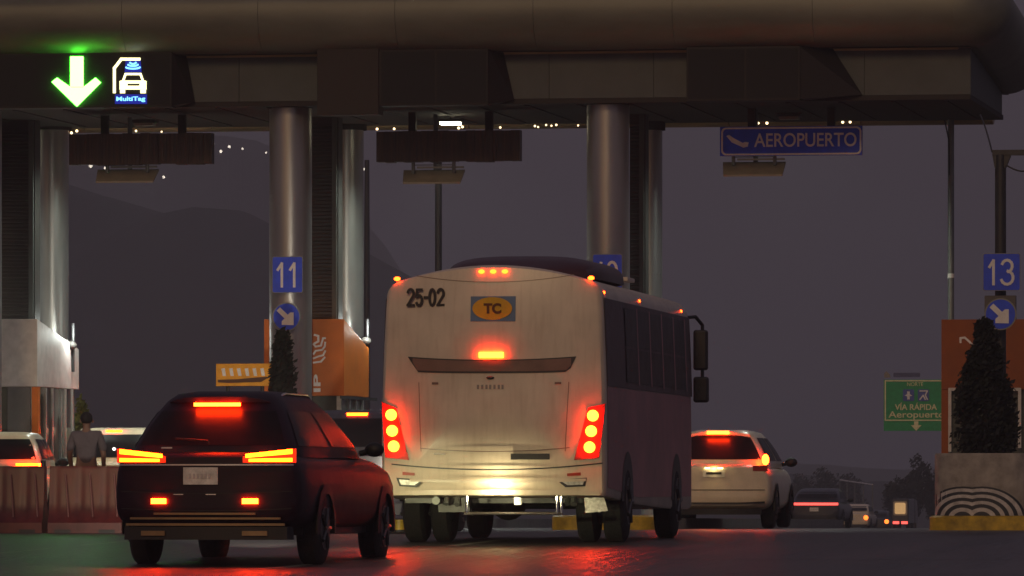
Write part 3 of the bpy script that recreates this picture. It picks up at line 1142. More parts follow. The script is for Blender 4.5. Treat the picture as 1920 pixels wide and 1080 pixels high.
# orange board behind the dark estate car
Yo = 98
x0, d = on(405, Yo)
x1 = X(511, Yo)
z0, z1 = zz(724, d), zz(682, d)
t = thing('orange_board', 'orange board with white slanted bars above the dark estate car', 'sign', ((x0 + x1) / 2, Yo, gz(Yo)))
o = t.location
MB().box(x0, x1, Yo, Yo + .05, z0, z1).build('panel', 'orangesign', t, o, bevel=.006)
m = MB()
P = lambda a, b: PX(a, b, Yo)
for k in range(6):
    c = 415 + k * 14.6
    m.prism([P(c, 691), P(c + 6.5, 690), P(c + 9, 705), P(c + 3, 705)], Yo - .01, Yo - .001)
m.build('white_bars', 'signwhite', t, o)
MB().prism([P(408, 712), P(445, 711), P(500, 706), P(503, 708), P(490, 716), P(430, 718), P(409, 717)], Yo - .009, Yo - .001).build('dark_swoosh', mat('swoosh_brown', (.10, .035, .01)), t, o)
for c in (425, 490):
    MB().tube((X(c, Yo), Yo + .08, gz(Yo)), (X(c, Yo), Yo + .08, z1 - .05), .03, n=8).build('leg', 'steel', t, o)

# ------------------------------------------------------------------ vehicles
def wheel(parent, x, y, r, wdt, side, rimm='rim', dual=False):
    m = MB()
    prof_ = [(0, r * .60), (.02, r * .92), (.05, r), (wdt - .05, r), (wdt - .02, r * .92), (wdt, r * .60)]
    N = 36
    secs = []
    for a, rr in prof_:
        xx = x - side * a
        secs.append([(xx, y + rr * math.cos(2 * math.pi * i / N), r + rr * math.sin(2 * math.pi * i / N)) for i in range(N)])
    m.loft(secs)
    wh = m.build('wheel', 'rubber', parent, smooth=True)
    m = MB()
    m.tube((x - side * .03, y, r), (x + side * .004, y, r), r * .58, n=28)
    for k in range(5):
        a = 2 * math.pi * k / 5
        m.tube((x + side * .006, y, r), (x + side * .006, y + r * .55 * math.cos(a), r + r * .55 * math.sin(a)), r * .07, n=6)
    m.tube((x, y, r), (x + side * .03, y, r), r * .14, n=12)
    m.build('rim', rimm, wh, smooth=True)
    return wh


def car(loc, rz, p, label, cat, name):
    """p: L, W, H, belt, tail profile etc.; local frame: rear at y=0, forward +y"""
    t = thing(name, label, cat, loc, rz)
    L, W, H, belt, zbot = p['L'], p['W'] / 2, p['H'], p['belt'], p.get('zbot', .26)
    bul = p.get('bul', .12)
    hood = p.get('hood', belt - .02)

    def bend(x, y):
        q = 1 - min(1, abs(x / W)) ** 2
        if y < 1.2:
            return y - bul * q * (1 - max(y, 0) / 1.2) ** 1.5
        if y > L - 1.2:
            return y + bul * 1.4 * q * ((y - L + 1.2) / 1.2) ** 1.5
        return y
    st = [(0, .90, zbot + .16, belt - .05), (.03, .935, zbot + .06, belt - .02), (.12, .96, zbot, belt), (.4, .985, zbot - .03, belt + .01), (1.0, 1.0, zbot - .04, belt + .01), (L * .5, 1.0, zbot - .04, belt),
          (L - 1.4, 1.0, zbot - .04, belt - .01), (L - .9, .99, zbot - .02, hood), (L - .45, .965, zbot, hood - .06), (L - .15, .92, zbot + .03, hood - .16), (L, .86, zbot + .10, hood - .26)]
    m = MB()
    secs = []
    N = 44
    for y, sx, za_, zb_ in st:
        hz = (zb_ - za_) / 2
        cz = (zb_ + za_) / 2
        sec = []
        for i in range(N):
            a = 2 * math.pi * i / N
            cx, cz_ = se(math.cos(a), 5.5), se(math.sin(a), 5.5)
            tum = 1 - .06 * abs((cz_ * hz + cz) - (belt * .62)) ** 1.3 * 2
            x = cx * W * sx * tum
            sec.append((x, bend(x, y), cz + cz_ * hz))
        secs.append(sec)
    rings = []
    for s_ in (.15, .5, .8):
        y, sx, za_, zb_ = st[0]
        c = (za_ + zb_) / 2
        rings.append([(a * s_, bend(a * s_, 0), c + (b_c - c) * s_) for a, b_, b_c in secs[0]])
    m.loft(rings + secs)
    body = m.build('body', p['paint'], t, smooth=True)
    surf = lambda x, z: -bul * (1 - min(1, abs(x / W)) ** 2)
    # greenhouse: horizontal slices
    gh = p['gh']                                     # list of (z, yrear, yfront, halfwidth)
    NN = 7

    def slice_(z, y0, y1, hw):
        yc, hl = (y0 + y1) / 2, (y1 - y0) / 2
        return [(hw * se(math.cos(2 * math.pi * i / 56), NN), yc + hl * se(math.sin(2 * math.pi * i / 56), NN), z) for i in range(56)]
    m = MB()
    m.loft([slice_(*g_) for g_ in gh])
    m.build('cabin', p.get('cabin', p['paint']), t, smooth=True)

    def gi(z):
        for a, b in zip(gh, gh[1:]):
            if a[0] <= z <= b[0]:
                q = (z - a[0]) / (b[0] - a[0])
                return [a[k] + (b[k] - a[k]) * q for k in (1, 2, 3)]
        return gh[-1][1:]

    def rs(x, z):
        y0, y1, hw = gi(z)
        yc, hl = (y0 + y1) / 2, (y1 - y0) / 2
        return yc - hl * max(0, 1 - min(1, abs(x / hw)) ** NN) ** (1 / NN)
    zr0, zr1, f0, f1 = p['rw']                       # rear window z range, width fractions low/high
    rows = 6
    m = MB()
    vs = []
    for k in range(rows + 1):
        z = zr0 + (zr1 - zr0) * k / rows
        fr = f0 + (f1 - f0) * k / rows
        hw = gi(z)[2] * fr
        for j in range(17):
            x = hw * (j / 8 - 1)
            vs.append((x, rs(x, z) - .008, z))
    m.add(vs, [(k * 17 + j, k * 17 + j + 1, (k + 1) * 17 + j + 1, (k + 1) * 17 + j) for k in range(rows) for j in range(16)])
    m.build('rear_window', 'glass', t, smooth=True)
    # side windows
    for sgn in (-1, 1):
        m = MB()
        vs = []
        za_, zb_ = p['sw']
        for k in range(5):
            z = za_ + (zb_ - za_) * k / 4
            y0, y1, hw = gi(z)
            yc, hl = (y0 + y1) / 2, (y1 - y0) / 2
            for j in range(21):
                y = yc + hl * .86 * (j / 10 - 1) + .05
                xx = hw * max(0, 1 - abs((y - yc) / hl) ** NN) ** (1 / NN) + .008
                vs.append((sgn * xx, y, z))
        m.add(vs, [(k * 21 + j, k * 21 + j + 1, (k + 1) * 21 + j + 1, (k + 1) * 21 + j) for k in range(4) for j in range(20) if j not in (9,)])
        m.build('side_window', 'glass', t, smooth=True)
        m = MB()
        ym = p.get('mir', L * .62)
        m.ball((sgn * (W + .06), ym, belt + .04), .10, .07, .075)
        m.tube((sgn * (W - .1), ym + .05, belt + .0), (sgn * (W + .06), ym + .02, belt + .04), .03, n=8)
        m.build('mirror', 'black', t, smooth=True)
    # windscreen wrap
    wr = p.get('wr', .36)
    ya_, yb_ = p.get('axle', (.95, L - .88))
    for sgn in (-1, 1):
        for yw in (ya_, yb_):
            wheel(t, sgn * (W - .015), yw, wr, .235, sgn)
            m = MB()                                # arch lip
            arc = [(yw + (wr + .07) * math.cos(a), wr + (wr + .07) * math.sin(a)) for a in [math.pi * (k / 16 * 1.1 - .05) for k in range(17)]]
            arc2 = [(yw + (wr - .03) * math.cos(a), wr + (wr - .03) * math.sin(a)) for a in [math.pi * (k / 16 * 1.1 - .05) for k in range(17)]]
            vs = [(sgn * (W + .004), y, z) for y, z in arc] + [(sgn * (W + .012), y, z) for y, z in arc2] + [(sgn * (W - .22), y, z) for y, z in arc2]
            m.add(vs, [(i, i + 1, 18 + i, 17 + i) for i in range(16)] + [(17 + i, 18 + i, 35 + i, 34 + i) for i in range(16)])
            m.build('wheel_arch', 'black', t, smooth=True)
    MB().box(-W * .86, W * .86, .5, L - .5, zbot - .06, zbot + .1).build('underbody', 'black', t)
    return t, surf, rs, W


def xs_(a, b, n=9): return [a + (b - a) * i / (n - 1) for i in range(n)]


# ---- dark estate car in front
SY = 61.0
loc = gnd(388, SY * CT - .0)
suv, sf, rs, W = car(loc, -R(.9), dict(L=4.78, W=1.93, H=1.70, belt=1.10, zbot=.36, bul=.13, hood=1.06, paint='navy', cabin='navy', wr=.365, mir=3.0, axle=(.98, 3.90),
    gh=[(1.05, .10, 3.55, .86), (1.16, .13, 3.35, .84), (1.35, .30, 3.0, .75), (1.50, .46, 2.75, .66), (1.60, .54, 2.55, .58), (1.67, .68, 2.4, .50), (1.70, 1.0, 2.1, .36)],
    rw=(1.17, 1.50, .86, .86), sw=(1.16, 1.50)), 'dark estate car with glowing brake lights and blank plate, front left', 'car', 'parked_car')
suv.name = 'car'
# lamps
for sgn in (-1, 1):
    xa, xb = (.40, .86)
    m = MB()
    m.strip(xs_(sgn * .38, sgn * .88), lambda x: 1.00 , lambda x: 1.06 + .075 * (abs(x) - .38) / .5, sf, .012, .03)
    tl = m.build('tail_light', 'brakelens', suv)
    m = MB()
    m.strip(xs_(sgn * .41, sgn * .85), lambda x: 1.045 + .04 * (abs(x) - .4) / .46, lambda x: 1.082 + .05 * (abs(x) - .4) / .46, sf, .028, .014)
    m.strip(xs_(sgn * .44, sgn * .85), lambda x: 1.008, lambda x: 1.035 + .01 * (abs(x) - .4) / .46, sf, .027, .012)
    m.build('light_strip', 'brake', tl)
    m = MB()
    m.strip(xs_(sgn * .45 + .0 - .075, sgn * .45 + .075, 5), lambda x: .605, lambda x: .655, sf, .022, .02)
    m.build('rear_fog_light', 'brakehot', suv)
m = MB()
m.strip(xs_(-.86, .86, 17), lambda x: .972, lambda x: .986, sf, .016, .014)
m.build('chrome_strip', 'chrome', suv)
m = MB()
m.strip(xs_(-.17 - .03, .17 - .03), lambda x: .79, lambda x: .955, sf, .02, .012)
m.build('licence_plate', 'platew', suv)
m = MB()
m.strip(xs_(-.74, .74, 17), lambda x: .455, lambda x: .475, sf, .03, .02)
m.strip(xs_(-.78, .78, 17), lambda x: .395, lambda x: .418, sf, .034, .02)
m.build('lower_trim', 'suvtrim', suv)
m = MB()
m.strip(xs_(-.80, .80, 17), lambda x: .26, lambda x: .385, sf, .02, .3)
m.build('diffuser', 'black', suv)
m = MB()
m.strip(xs_(-.5, .5, 13), lambda x: .500, lambda x: .52, sf, .016, .02)
m.build('bumper_crease', 'suvtrim', suv)
for c in (-.5, .5):
    m = MB()
    m.strip(xs_(c - .12, c + .12, 5), lambda x: .30, lambda x: .345, sf, .05, .1)
    m.build('exhaust_tip', 'suvtrim', suv)
m = MB()
m.strip(xs_(-.30, -.20, 3), lambda x: .69, lambda x: .70, sf, .012, .01)
m.strip(xs_(.02, .12, 3), lambda x: .69, lambda x: .70, sf, .012, .01)
m.build('handle_trim', 'chrome', suv)
m = MB()
m.strip(xs_(-.42, -.31, 5), lambda x: 1.135, lambda x: 1.15, sf, .02, .01)
m.build('badge', 'chrome', suv)
m = MB()
m.path([(0, .10, 1.175), (-.02, .10, 1.21), (-.34, .135, 1.235)], .010)
m.build('rear_wiper', 'black', suv)
for zq, nm in ((.70, 'tailgate_seam'), (.535, 'bumper_seam')):
    m = MB()
    m.strip(xs_(-.84, .84, 17), lambda x: zq + .03 * abs(x) ** 2, lambda x: zq + .008 + .03 * abs(x) ** 2, sf, .004, .004, 1)
    m.build(nm, 'black', suv)
m = MB()
for px_ in range(6):
    m.box(-.03 - .11 + px_ * .038, -.03 - .11 + px_ * .038 + .02, -.158, -.152, .85, .895)
m.build('plate_marks', 'boothgrey', suv)
m = MB()                                           # spoiler
m.strip(xs_(-.50, .50, 13), lambda x: 1.585, lambda x: 1.638 - .05 * (x / .5) ** 4, lambda x, z: .46 + .12 * (x / .5) ** 2, .02, .35)
sp = m.build('roof_spoiler', 'navy', suv, smooth=True)
m = MB()
m.strip(xs_(-.225, .225, 9), lambda x: 1.548, lambda x: 1.580, lambda x, z: .42, .012, .06)
m.build('high_brake_light', 'brakehot', sp)
for sgn in (-1, 1):
    m = MB()
    m.path([(sgn * .50, .95, 1.64), (sgn * .51, 1.15, 1.675), (sgn * .51, 2.2, 1.675), (sgn * .50, 2.4, 1.63)], .012)
    m.build('roof_rail', 'chrome', suv)
    m = MB()
    m.box(sgn * .55 - .15, sgn * .55 + .15, 4.69, 4.76, .68, .78)
    m.build('headlight', 'head', suv)
    li = bpy.data.lights.new('headlight_beam', 'SPOT')
    li.energy = 620
    li.color = (1, .93, .50)
    li.spot_size = R(36)
    li.spot_blend = .9
    li.shadow_soft_size = .06
    lo = bpy.data.objects.new('headlight_beam', li)
    COL.objects.link(lo)
    lo.parent = suv
    lo.location = (sgn * .55, 4.85, .72)
    lo.rotation_euler = (R(82), 0, R(-13))

li = bpy.data.lights.new('pillar_fill_spot', 'SPOT')  # added spot by the left headlight, aimed to brighten pillars and booth
li.energy = 9000
li.color = (1, .90, .74)
li.spot_size = R(22)
li.spot_blend = 1
li.shadow_soft_size = .08
lo = bpy.data.objects.new('pillar_fill_spot', li)
COL.objects.link(lo)
lo.parent = suv
lo.location = (-.55, 4.95, .74)
lo.rotation_euler = (R(88.5), 0, R(13))

# ---- bus
BD = 70.4
BY = BD * CT + .0
BYW = BY + (on(925, 70)[0] * 0)
bx, bd = on(925, 71.3)
by = 71.3
while abs(on(925, by)[1] - BD) > .02:
    by += (BD - on(925, by)[1]) * .8
bx = X(925, by)
bus = thing('bus', 'cream white city bus seen from behind, number 25-02 on its rear', 'bus', (bx, by, gz(by + 2)), R(1.7))
PP = 170.45
bX = lambda px: (px - 925) / PP / math.cos(R(7.8))
bZ = lambda py: (1018 - py) / PP
BL, BW = 9.0, 1.25


def bend_b(x, z):
    return -.10 * (1 - (x / BW) ** 2) - .05 * math.exp(-((z - 1.2) / .5) ** 2) + .10 * max(0, (z - 1.9) / 1.1) ** 2


def bsec(y, s_, top, zlo):
    # half profile by height: lower body wider than roof
    pts = []
    hwf = lambda z: BW * (1 - .045 * max(0, (z - 1.3) / 1.6) ** 1.6) * s_
    zs = [zlo, zlo + .03, .8, 1.1, 1.4, 1.7, 2.0, 2.3, 2.55, 2.70]
    right = [(hwf(z) - (.02 if k == 0 else 0), z) for k, z in enumerate(zs)]
    ze = 2.70
    hw = hwf(ze)
    # rounded corner then crown
    cor = []
    for k in range(1, 7):
        a = k / 6 * math.pi / 2 * .86
        cor.append((hw - .20 * (1 - math.cos(a)), ze + .20 * math.sin(a)))
    x0_, z0_ = cor[-1]
    crown = []
    for k in range(1, 9):
        xx = x0_ * (1 - k / 8)
        crown.append((xx, z0_ + (top - z0_) * (1 - (xx / x0_) ** 2)))
    half = right + cor + crown
    full = half + [(-a, b) for a, b in half[-2::-1]]
    return [(a, y, b) for a, b in full]


m = MB()
secs = [bsec(0.0, .965, 3.035, .53), bsec(.025, .985, 3.055, .52), bsec(.09, 1, 3.065, .52), bsec(.6, 1, 3.07, .50), bsec(3, 1, 3.07, .42), bsec(6, 1, 3.07, .36), bsec(8.5, 1, 3.06, .34), bsec(8.9, .98, 3.0, .36), bsec(9.0, .93, 2.9, .42)]
secs2 = []
for k, sec in enumerate(secs):
    fade = max(0, 1 - k / 4)
    secs2.append([(a, y + bend_b(a, z) * fade, z) for a, y, z in sec])
# rear face as dense rings
c0 = 1.75
first = secs[0]
rings = []
for s_ in (.04, .12, .2, .3, .4, .5, .6, .7, .8, .88, .94, .98):
    ring = []
    for a, y, z in first:
        aa, zz_ = a * s_, c0 + (z - c0) * s_
        ring.append((aa, bend_b(aa, zz_), zz_))
    rings.append(ring)
m.loft(rings + secs2)
bb = m.build('body', 'bus', bus, smooth=True)
bs = lambda x, z: bend_b(x, z)


def bpoly(pts, name, mt, off=.012, th=.012, par=None):
    """small outline (photo px) laid on the bus rear"""
    m = MB()
    P_ = [(bX(a), bZ(b)) for a, b in pts]
    n = len(P_)
    vs = [(x, bs(x, z) - off, z) for x, z in P_] + [(x, bs(x, z) - off + th, z) for x, z in P_]
    m.add(vs, [tuple(range(n - 1, -1, -1)), tuple(range(n, 2 * n))] + [(i, (i + 1) % n, n + (i + 1) % n, n + i) for i in range(n)])
    return m.build(name, mt, par or bus)


# right flank: darker reddish side with windows
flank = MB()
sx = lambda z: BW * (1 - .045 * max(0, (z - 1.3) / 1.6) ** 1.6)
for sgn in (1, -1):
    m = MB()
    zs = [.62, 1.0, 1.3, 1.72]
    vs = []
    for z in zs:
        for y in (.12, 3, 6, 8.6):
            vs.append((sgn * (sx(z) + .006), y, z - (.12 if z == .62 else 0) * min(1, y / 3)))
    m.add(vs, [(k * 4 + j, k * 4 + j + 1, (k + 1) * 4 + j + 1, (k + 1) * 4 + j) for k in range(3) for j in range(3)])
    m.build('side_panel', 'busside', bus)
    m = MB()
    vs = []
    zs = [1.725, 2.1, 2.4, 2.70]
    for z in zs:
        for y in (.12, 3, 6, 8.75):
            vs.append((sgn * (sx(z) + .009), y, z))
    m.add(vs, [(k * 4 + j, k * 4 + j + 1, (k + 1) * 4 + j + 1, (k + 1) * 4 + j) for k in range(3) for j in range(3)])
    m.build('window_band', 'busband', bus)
    for k in range(5):
        y0 = 1.9 + k * 1.25
        for za_, zb_ in ((1.80, 2.18), (2.21, 2.64)):
            m = MB()
            m.add([(sgn * (sx(z) + .018), y, z) for z in (za_, zb_) for y in (y0, y0 + 1.1)], [(0, 1, 3, 2)])
            m.build('window', 'glass', bus)
        m = MB()
        m.add([(sgn * (sx(z) + .021), y, z) for z in (1.78, 2.66) for y in (y0 + 1.12, y0 + 1.22)], [(0, 1, 3, 2)])
        m.build('window_post', 'busside', bus)
    for y in (1.95, 6.95):
        m = MB()
        r_ = .56
        m.add([(sgn * (BW + .010), y + r_ * math.cos(a), .46 + r_ * math.sin(a)) for a in [math.pi * k / 20 for k in range(21)]] + [(sgn * (BW + .010), y, .46)], [(k, k + 1, 21) for k in range(20)])
        m.build('wheel_arch', 'busdark', bus)
    for y in (1.95, 6.95):
        wheel(bus, sgn * (BW + .02), y, .46, .27, sgn)
    if True:
        wheel(bus, sgn * (BW - .30), 1.95, .46, .25, sgn)
# lamps
for sgn, ol, cs in ((-1, [(716, 752), (744, 764), (769, 862), (723, 857)], [(735, 777), (737, 807), (740, 836)]),
                    (1, [(1136, 756), (1104, 764), (1078, 862), (1124, 858)], [(1113, 779), (1110, 808), (1107, 838)])):
    c = bpoly(ol, 'tail_light', 'redlens', .015, .03)
    for px, py in cs:
        x, z = bX(px), bZ(py)
        m = MB()
        m.disc(x, z, .062, bs(x, z) - .03, bs(x, z) - .01, 24, dome=.03)
        m.build('round_lamp', 'brakehot', c, smooth=True)
for px, py in ((903, 505), (925, 505), (947, 505), (743, 521), (1107, 521)):
    x, z = bX(px), bZ(py)
    z = min(z, 2.99)
    m = MB()
    y_ = bs(x, z)
    m.ball((x, y_ - .012, z), .036, .03, .024, 12, 8)
    m.build('marker_light', 'amber', bus, smooth=True)
for y in (.25, 3.6, 8.0):
    m = MB()
    m.ball((1.185, y, 2.76), .026, .035, .02, 10, 6)
    m.build('marker_light', 'amber', bus, smooth=True)
m = MB()
xs = xs_(bX(901), bX(946), 7)
m.strip(xs, lambda x: bZ(670.5), lambda x: bZ(660), bs, .03, .03)
m.build('high_brake_light', 'brakehot', bus)
m = MB()
xs = xs_(bX(766), bX(1081), 33)
top = lambda x: bZ(668 + 6 * (1 - (x / bX(1081)) ** 2))
bot = lambda x: max(bZ(699 - 4 * abs(x) ** 3), min(top(x) - .004, bZ(668) - (abs(bX(1081)) - abs(x)) * 2.2))
m.strip(xs, bot, top, bs, .012, .014)
m.build('trim_band_edge', 'busdark', bus)
m = MB()
xs = xs_(bX(775), bX(1072), 33)
m.strip(xs, lambda x: min(bot(x) + .018, top(x) - .016), lambda x: top(x) - .014, bs, .016, .01)
m.build('trim_band', 'busgrey', bus)


def seam(px0, px1, fy, name, mt, wd=.012, off=.006):
    m = MB()
    xs = xs_(bX(px0), bX(px1), 25)
    m.strip(xs, lambda x: fy(x) - wd / 2, lambda x: fy(x) + wd / 2, bs, off, .01, 1)
    return m.build(name, mt, bus)


seam(735, 1130, lambda x: bZ(880 - 12 * (x / 1.2) ** 2), 'bumper_seam', 'busdark', .014)
seam(790, 1070, lambda x: bZ(846 - 8 * (x / .9) ** 2), 'hatch_seam', 'busgrey', .008)
seam(780, 1075, lambda x: bZ(528 - 14 * (x / .9) ** 2 * -1 * -1), 'roof_seam', 'busgrey', .006)
for a, b, c in ((787, 792, 846), (1062, 1068, 846)):
    m = MB()
    vs = []
    for k in range(9):
        q = k / 8
        xx, z_ = bX(a + (b - a) * q) if a < 925 else bX(b - (b - a) * q), bZ(716 + (c - 716) * q)
        for e in (-.004, .004):
            vs.append((xx + e, bs(xx, z_) - .006, z_))
    m.add(vs, [(2 * k, 2 * k + 1, 2 * k + 3, 2 * k + 2) for k in range(8)])
    m.build('engine_door_seam', 'busgrey', bus)
for px in (812, 1042):
    bpoly([(px, 716), (px + 12, 716), (px + 12, 720), (px, 720)], 'hinge', 'busgrey', .014)
bpoly([(961, 850), (1033, 850), (1033, 861), (961, 861)], 'vent_slot', 'busdark', .012)
bpoly([(816, 849), (838, 849), (838, 852), (816, 852)], 'latch', 'busgrey', .012)
bpoly([(756, 884), (779, 886), (779, 891), (756, 890)], 'reflector', 'redlens')
bpoly([(1065, 887), (1090, 885), (1090, 891), (1065, 892)], 'reflector', 'redlens')
bpoly([(744, 895), (798, 899), (783, 913), (750, 911)], 'fog_light_recess', 'busdark', .012)
bpoly([(749, 898), (790, 901), (779, 909), (753, 908)], 'fog_light', 'steelbox', .016)
bpoly([(1045, 899), (1101, 895), (1098, 911), (1062, 913)], 'fog_light_recess', 'busdark', .012)
bpoly([(1053, 901), (1097, 898), (1094, 908), (1066, 909)], 'fog_light', 'steelbox', .016)
seam(760, 1125, lambda x: bZ(922 + 2 * (x / 1.2) ** 2), 'bumper_lip', 'bus', .05, .035)
seam(770, 1100, lambda x: bZ(902 - 4 * (x / 1.2) ** 2), 'bumper_rib', 'bus', .03, .022)
m = MB()
x, z = bX(922), bZ(708)
m.ball((x, bs(x, z) - .01, z), .045, .012, .018)
m.build('emblem', 'busdark', bus, smooth=True)
for k, px in enumerate((897, 905, 913, 920, 928, 936, 943)):
    bpoly([(px, 721), (px + 4, 721), (px + 4, 729), (px, 729)], 'worn_letter', 'sealw', .008, .006)
bpoly([(884, 555), (968, 555), (968, 602), (884, 602)], 'logo_panel', 'logoblue', .012)
m = MB()
x, z = bX(925), bZ(578)
m.add([(x + .225 * math.cos(a) * .98, bs(x, z) - .024, z + .125 * math.sin(a)) for a in [2 * math.pi * k / 36 for k in range(36)]], [tuple(range(36))])
m.build('logo_oval', 'logoyel', bus)
text('lettering', 'TC', bX(909), bX(942), bZ(588), bZ(568), bs(bX(925), bZ(578)) - .028, mat('logo_brown', (.12, .035, .005)), bus, th=.003, bold=.05)
digits('25-02', bX(764), bX(834), bZ(572), bZ(541), bs(bX(800), bZ(555)) - .030, 'navyink', bus, (0, 0, 0), .028, .16)
# roof unit
m = MB()
secs = []
for y, s_, h in ((1.0, .55, .12), (1.15, .85, .20), (1.5, .97, .27), (3.4, 1.0, .28), (3.8, .9, .2), (4.0, .6, .1)):
    sec = []
    for k in range(25):
        a = math.pi * k / 24
        sec.append((.14 + .90 * s_ * se(math.cos(a), 3.2), y, 2.94 + (h) * abs(se(math.sin(a), 3.2))))
    secs.append(sec)
m.loft(secs)
m.build('roof_air_unit', 'busband', bus, smooth=True)
m = MB()
m.box(.55, .85, 5.4, 6.1, 3.05, 3.10)
m.build('roof_hatch', 'bus', bus, bevel=.01)
# mirrors
m = MB()
m.path([(1.10, 8.85, 2.70), (1.26, 9.05, 2.72), (1.33, 9.2, 2.62), (1.33, 9.2, 1.75)], .022)
m.build('mirror_arm', 'busdark', bus)
MB().box(1.22, 1.40, 9.13, 9.25, 2.06, 2.56).build('mirror', 'busdark', bus, bevel=.03)
MB().box(1.22, 1.41, 9.13, 9.25, 1.66, 1.98).build('mirror', 'busdark', bus, bevel=.03)
# underbody
m = MB()
m.box(-1.1, 1.1, .75, 8.6, .44, .58)
m.box(-.7, -.35, .60, .74, .34, .50)
m.build('underbody', 'busdark', bus)
m = MB()
m.tube((-1.1, 1.95, .46), (1.1, 1.95, .46), .09, n=10)
m.ball((-.1, 1.95, .46), .22)
m.build('axle', 'black', bus, smooth=True)
m = MB()
m.tube((-1.1, 6.95, .42), (1.1, 6.95, .42), .06, n=10)
m.build('axle', 'black', bus, smooth=True)
m = MB()
m.tube((bX(865), .22, bZ(962)), (bX(1050), .22, bZ(962)), .018, n=8)
for q in (870, 1040, 1048):
    m.tube((bX(q), .22, bZ(962)), (bX(q), .22, .52), .018, n=8)
m.build('tow_bar', 'chrome', bus)
m = MB()
m.box(bX(961), bX(974), .14, .2, bZ(946), bZ(932))
m.build('bracket_box', 'steelbox', bus)
MB().tube((bX(812), .2, bZ(938)), (bX(812), .45, bZ(938)), .045, n=12).build('exhaust_pipe', 'galv', bus)
for px, r_ in ((850, .035), (1058, .03), (1070, .04), (830, .03)):
    MB().tube((bX(px), .25, bZ(945)), (bX(px), .30, bZ(934)), r_, n=8).build('linkage', 'galv', bus)
m = MB()
m.prism([(bX(1094), bZ(932)), (bX(1131), bZ(932)), (bX(1138), bZ(957)), (bX(1096), bZ(961))], .06, .08)
m.build('mud_flap', 'steelbox', bus)
m = MB()
m.box(bX(932), bX(944), -.165, -.12, bZ(925), bZ(920))
m.build('plate_lamp', 'platelamp', bus)
li = bpy.data.lights.new('plate_lamp_light', 'AREA')
li.energy = 5.0
li.color = (1, .85, .5)
li.size = .12
lo = bpy.data.objects.new('plate_lamp_light', li)
COL.objects.link(lo)
lo.parent = bus
lo.location = (bX(937), -.30, bZ(925))
lo.rotation_euler = (R(100), 0, R(0))

# ---- white hatchback at the booth
Yw = 98.8
loc = gnd(1341, Yw)
wc, sf, rs, W = car(loc, R(1.8), dict(L=4.0, W=1.80, H=1.53, belt=1.0, zbot=.30, bul=.20, hood=.98, paint='white', wr=.32, axle=(.72, 3.2),
    gh=[(.95, .06, 3.2, .82), (1.08, .10, 3.0, .80), (1.28, .30, 2.8, .69), (1.42, .46, 2.5, .60), (1.50, .56, 2.3, .53), (1.545, .85, 2.0, .36)],
    rw=(1.08, 1.45, .88, .84), sw=(1.06, 1.42)), 'white hatchback right of the bus with lit brake lights and yellow-lit plate', 'car', 'car')
for sgn in (-1, 1):
    m = MB()
    m.ball((sgn * .78, .06, 1.075), .055, .06, .085, 16, 10)
    m.build('tail_light', 'brakehot', wc, smooth=True)
    m = MB()
    m.strip(xs_(sgn * .60, sgn * .82, 5), lambda x: .90, lambda x: .96 + .03 * abs(x), sf, .012, .05)
    m.build('lower_lens', 'redlens', wc)
m = MB()
m.strip(xs_(-.17, .17, 7), lambda x: 1.475, lambda x: 1.525, lambda x, z: .42, .02, .06)
m.build('high_brake_light', 'brakehot', wc)
m = MB()
m.strip(xs_(-.50, .50, 9), lambda x: 1.475 - .05 * (x / .5) ** 2, lambda x: 1.515 - .05 * (x / .5) ** 2, lambda x, z: .46 + .25 * x * x, .02, .3)
m.build('roof_spoiler', 'white', wc)
m = MB()
m.strip(xs_(-.17, .17, 5), lambda x: .80, lambda x: .92, sf, .018, .012)
pl = m.build('licence_plate', 'platew', wc)
m = MB()
m.strip(xs_(-.12, .12, 5), lambda x: .845, lambda x: .88, sf, .021, .003)
m.build('plate_digits', 'navyink', pl)
for c in (-.10, .10):
    m = MB()
    m.strip(xs_(c - .04, c + .04, 3), lambda x: .935, lambda x: .95, sf, .03, .015)
    m.build('plate_lamp', 'platelamp', wc)
m = MB()
m.strip(xs_(-.78, .78, 13), lambda x: .60 - 0 * x, lambda x: .61, sf, .012, .012)
m.strip(xs_(-.78, .78, 13), lambda x: .385 + .01 * abs(x), lambda x: .41 + .05 * max(0, abs(x) - .45), sf, .016, .012)
m.build('bumper_line', 'black', wc)
m = MB()
m.strip(xs_(-.72, .72, 13), lambda x: .22, lambda x: .31, sf, .006, .2)
m.build('lower_bumper', 'black', wc)
li = bpy.data.lights.new('plate_light', 'POINT')
li.energy = 1.5
li.color = (1, .72, .24)
li.shadow_soft_size = .05
lo = bpy.data.objects.new('plate_light', li)
COL.objects.link(lo)
lo.parent = wc
lo.location = (0, -.25, .96)

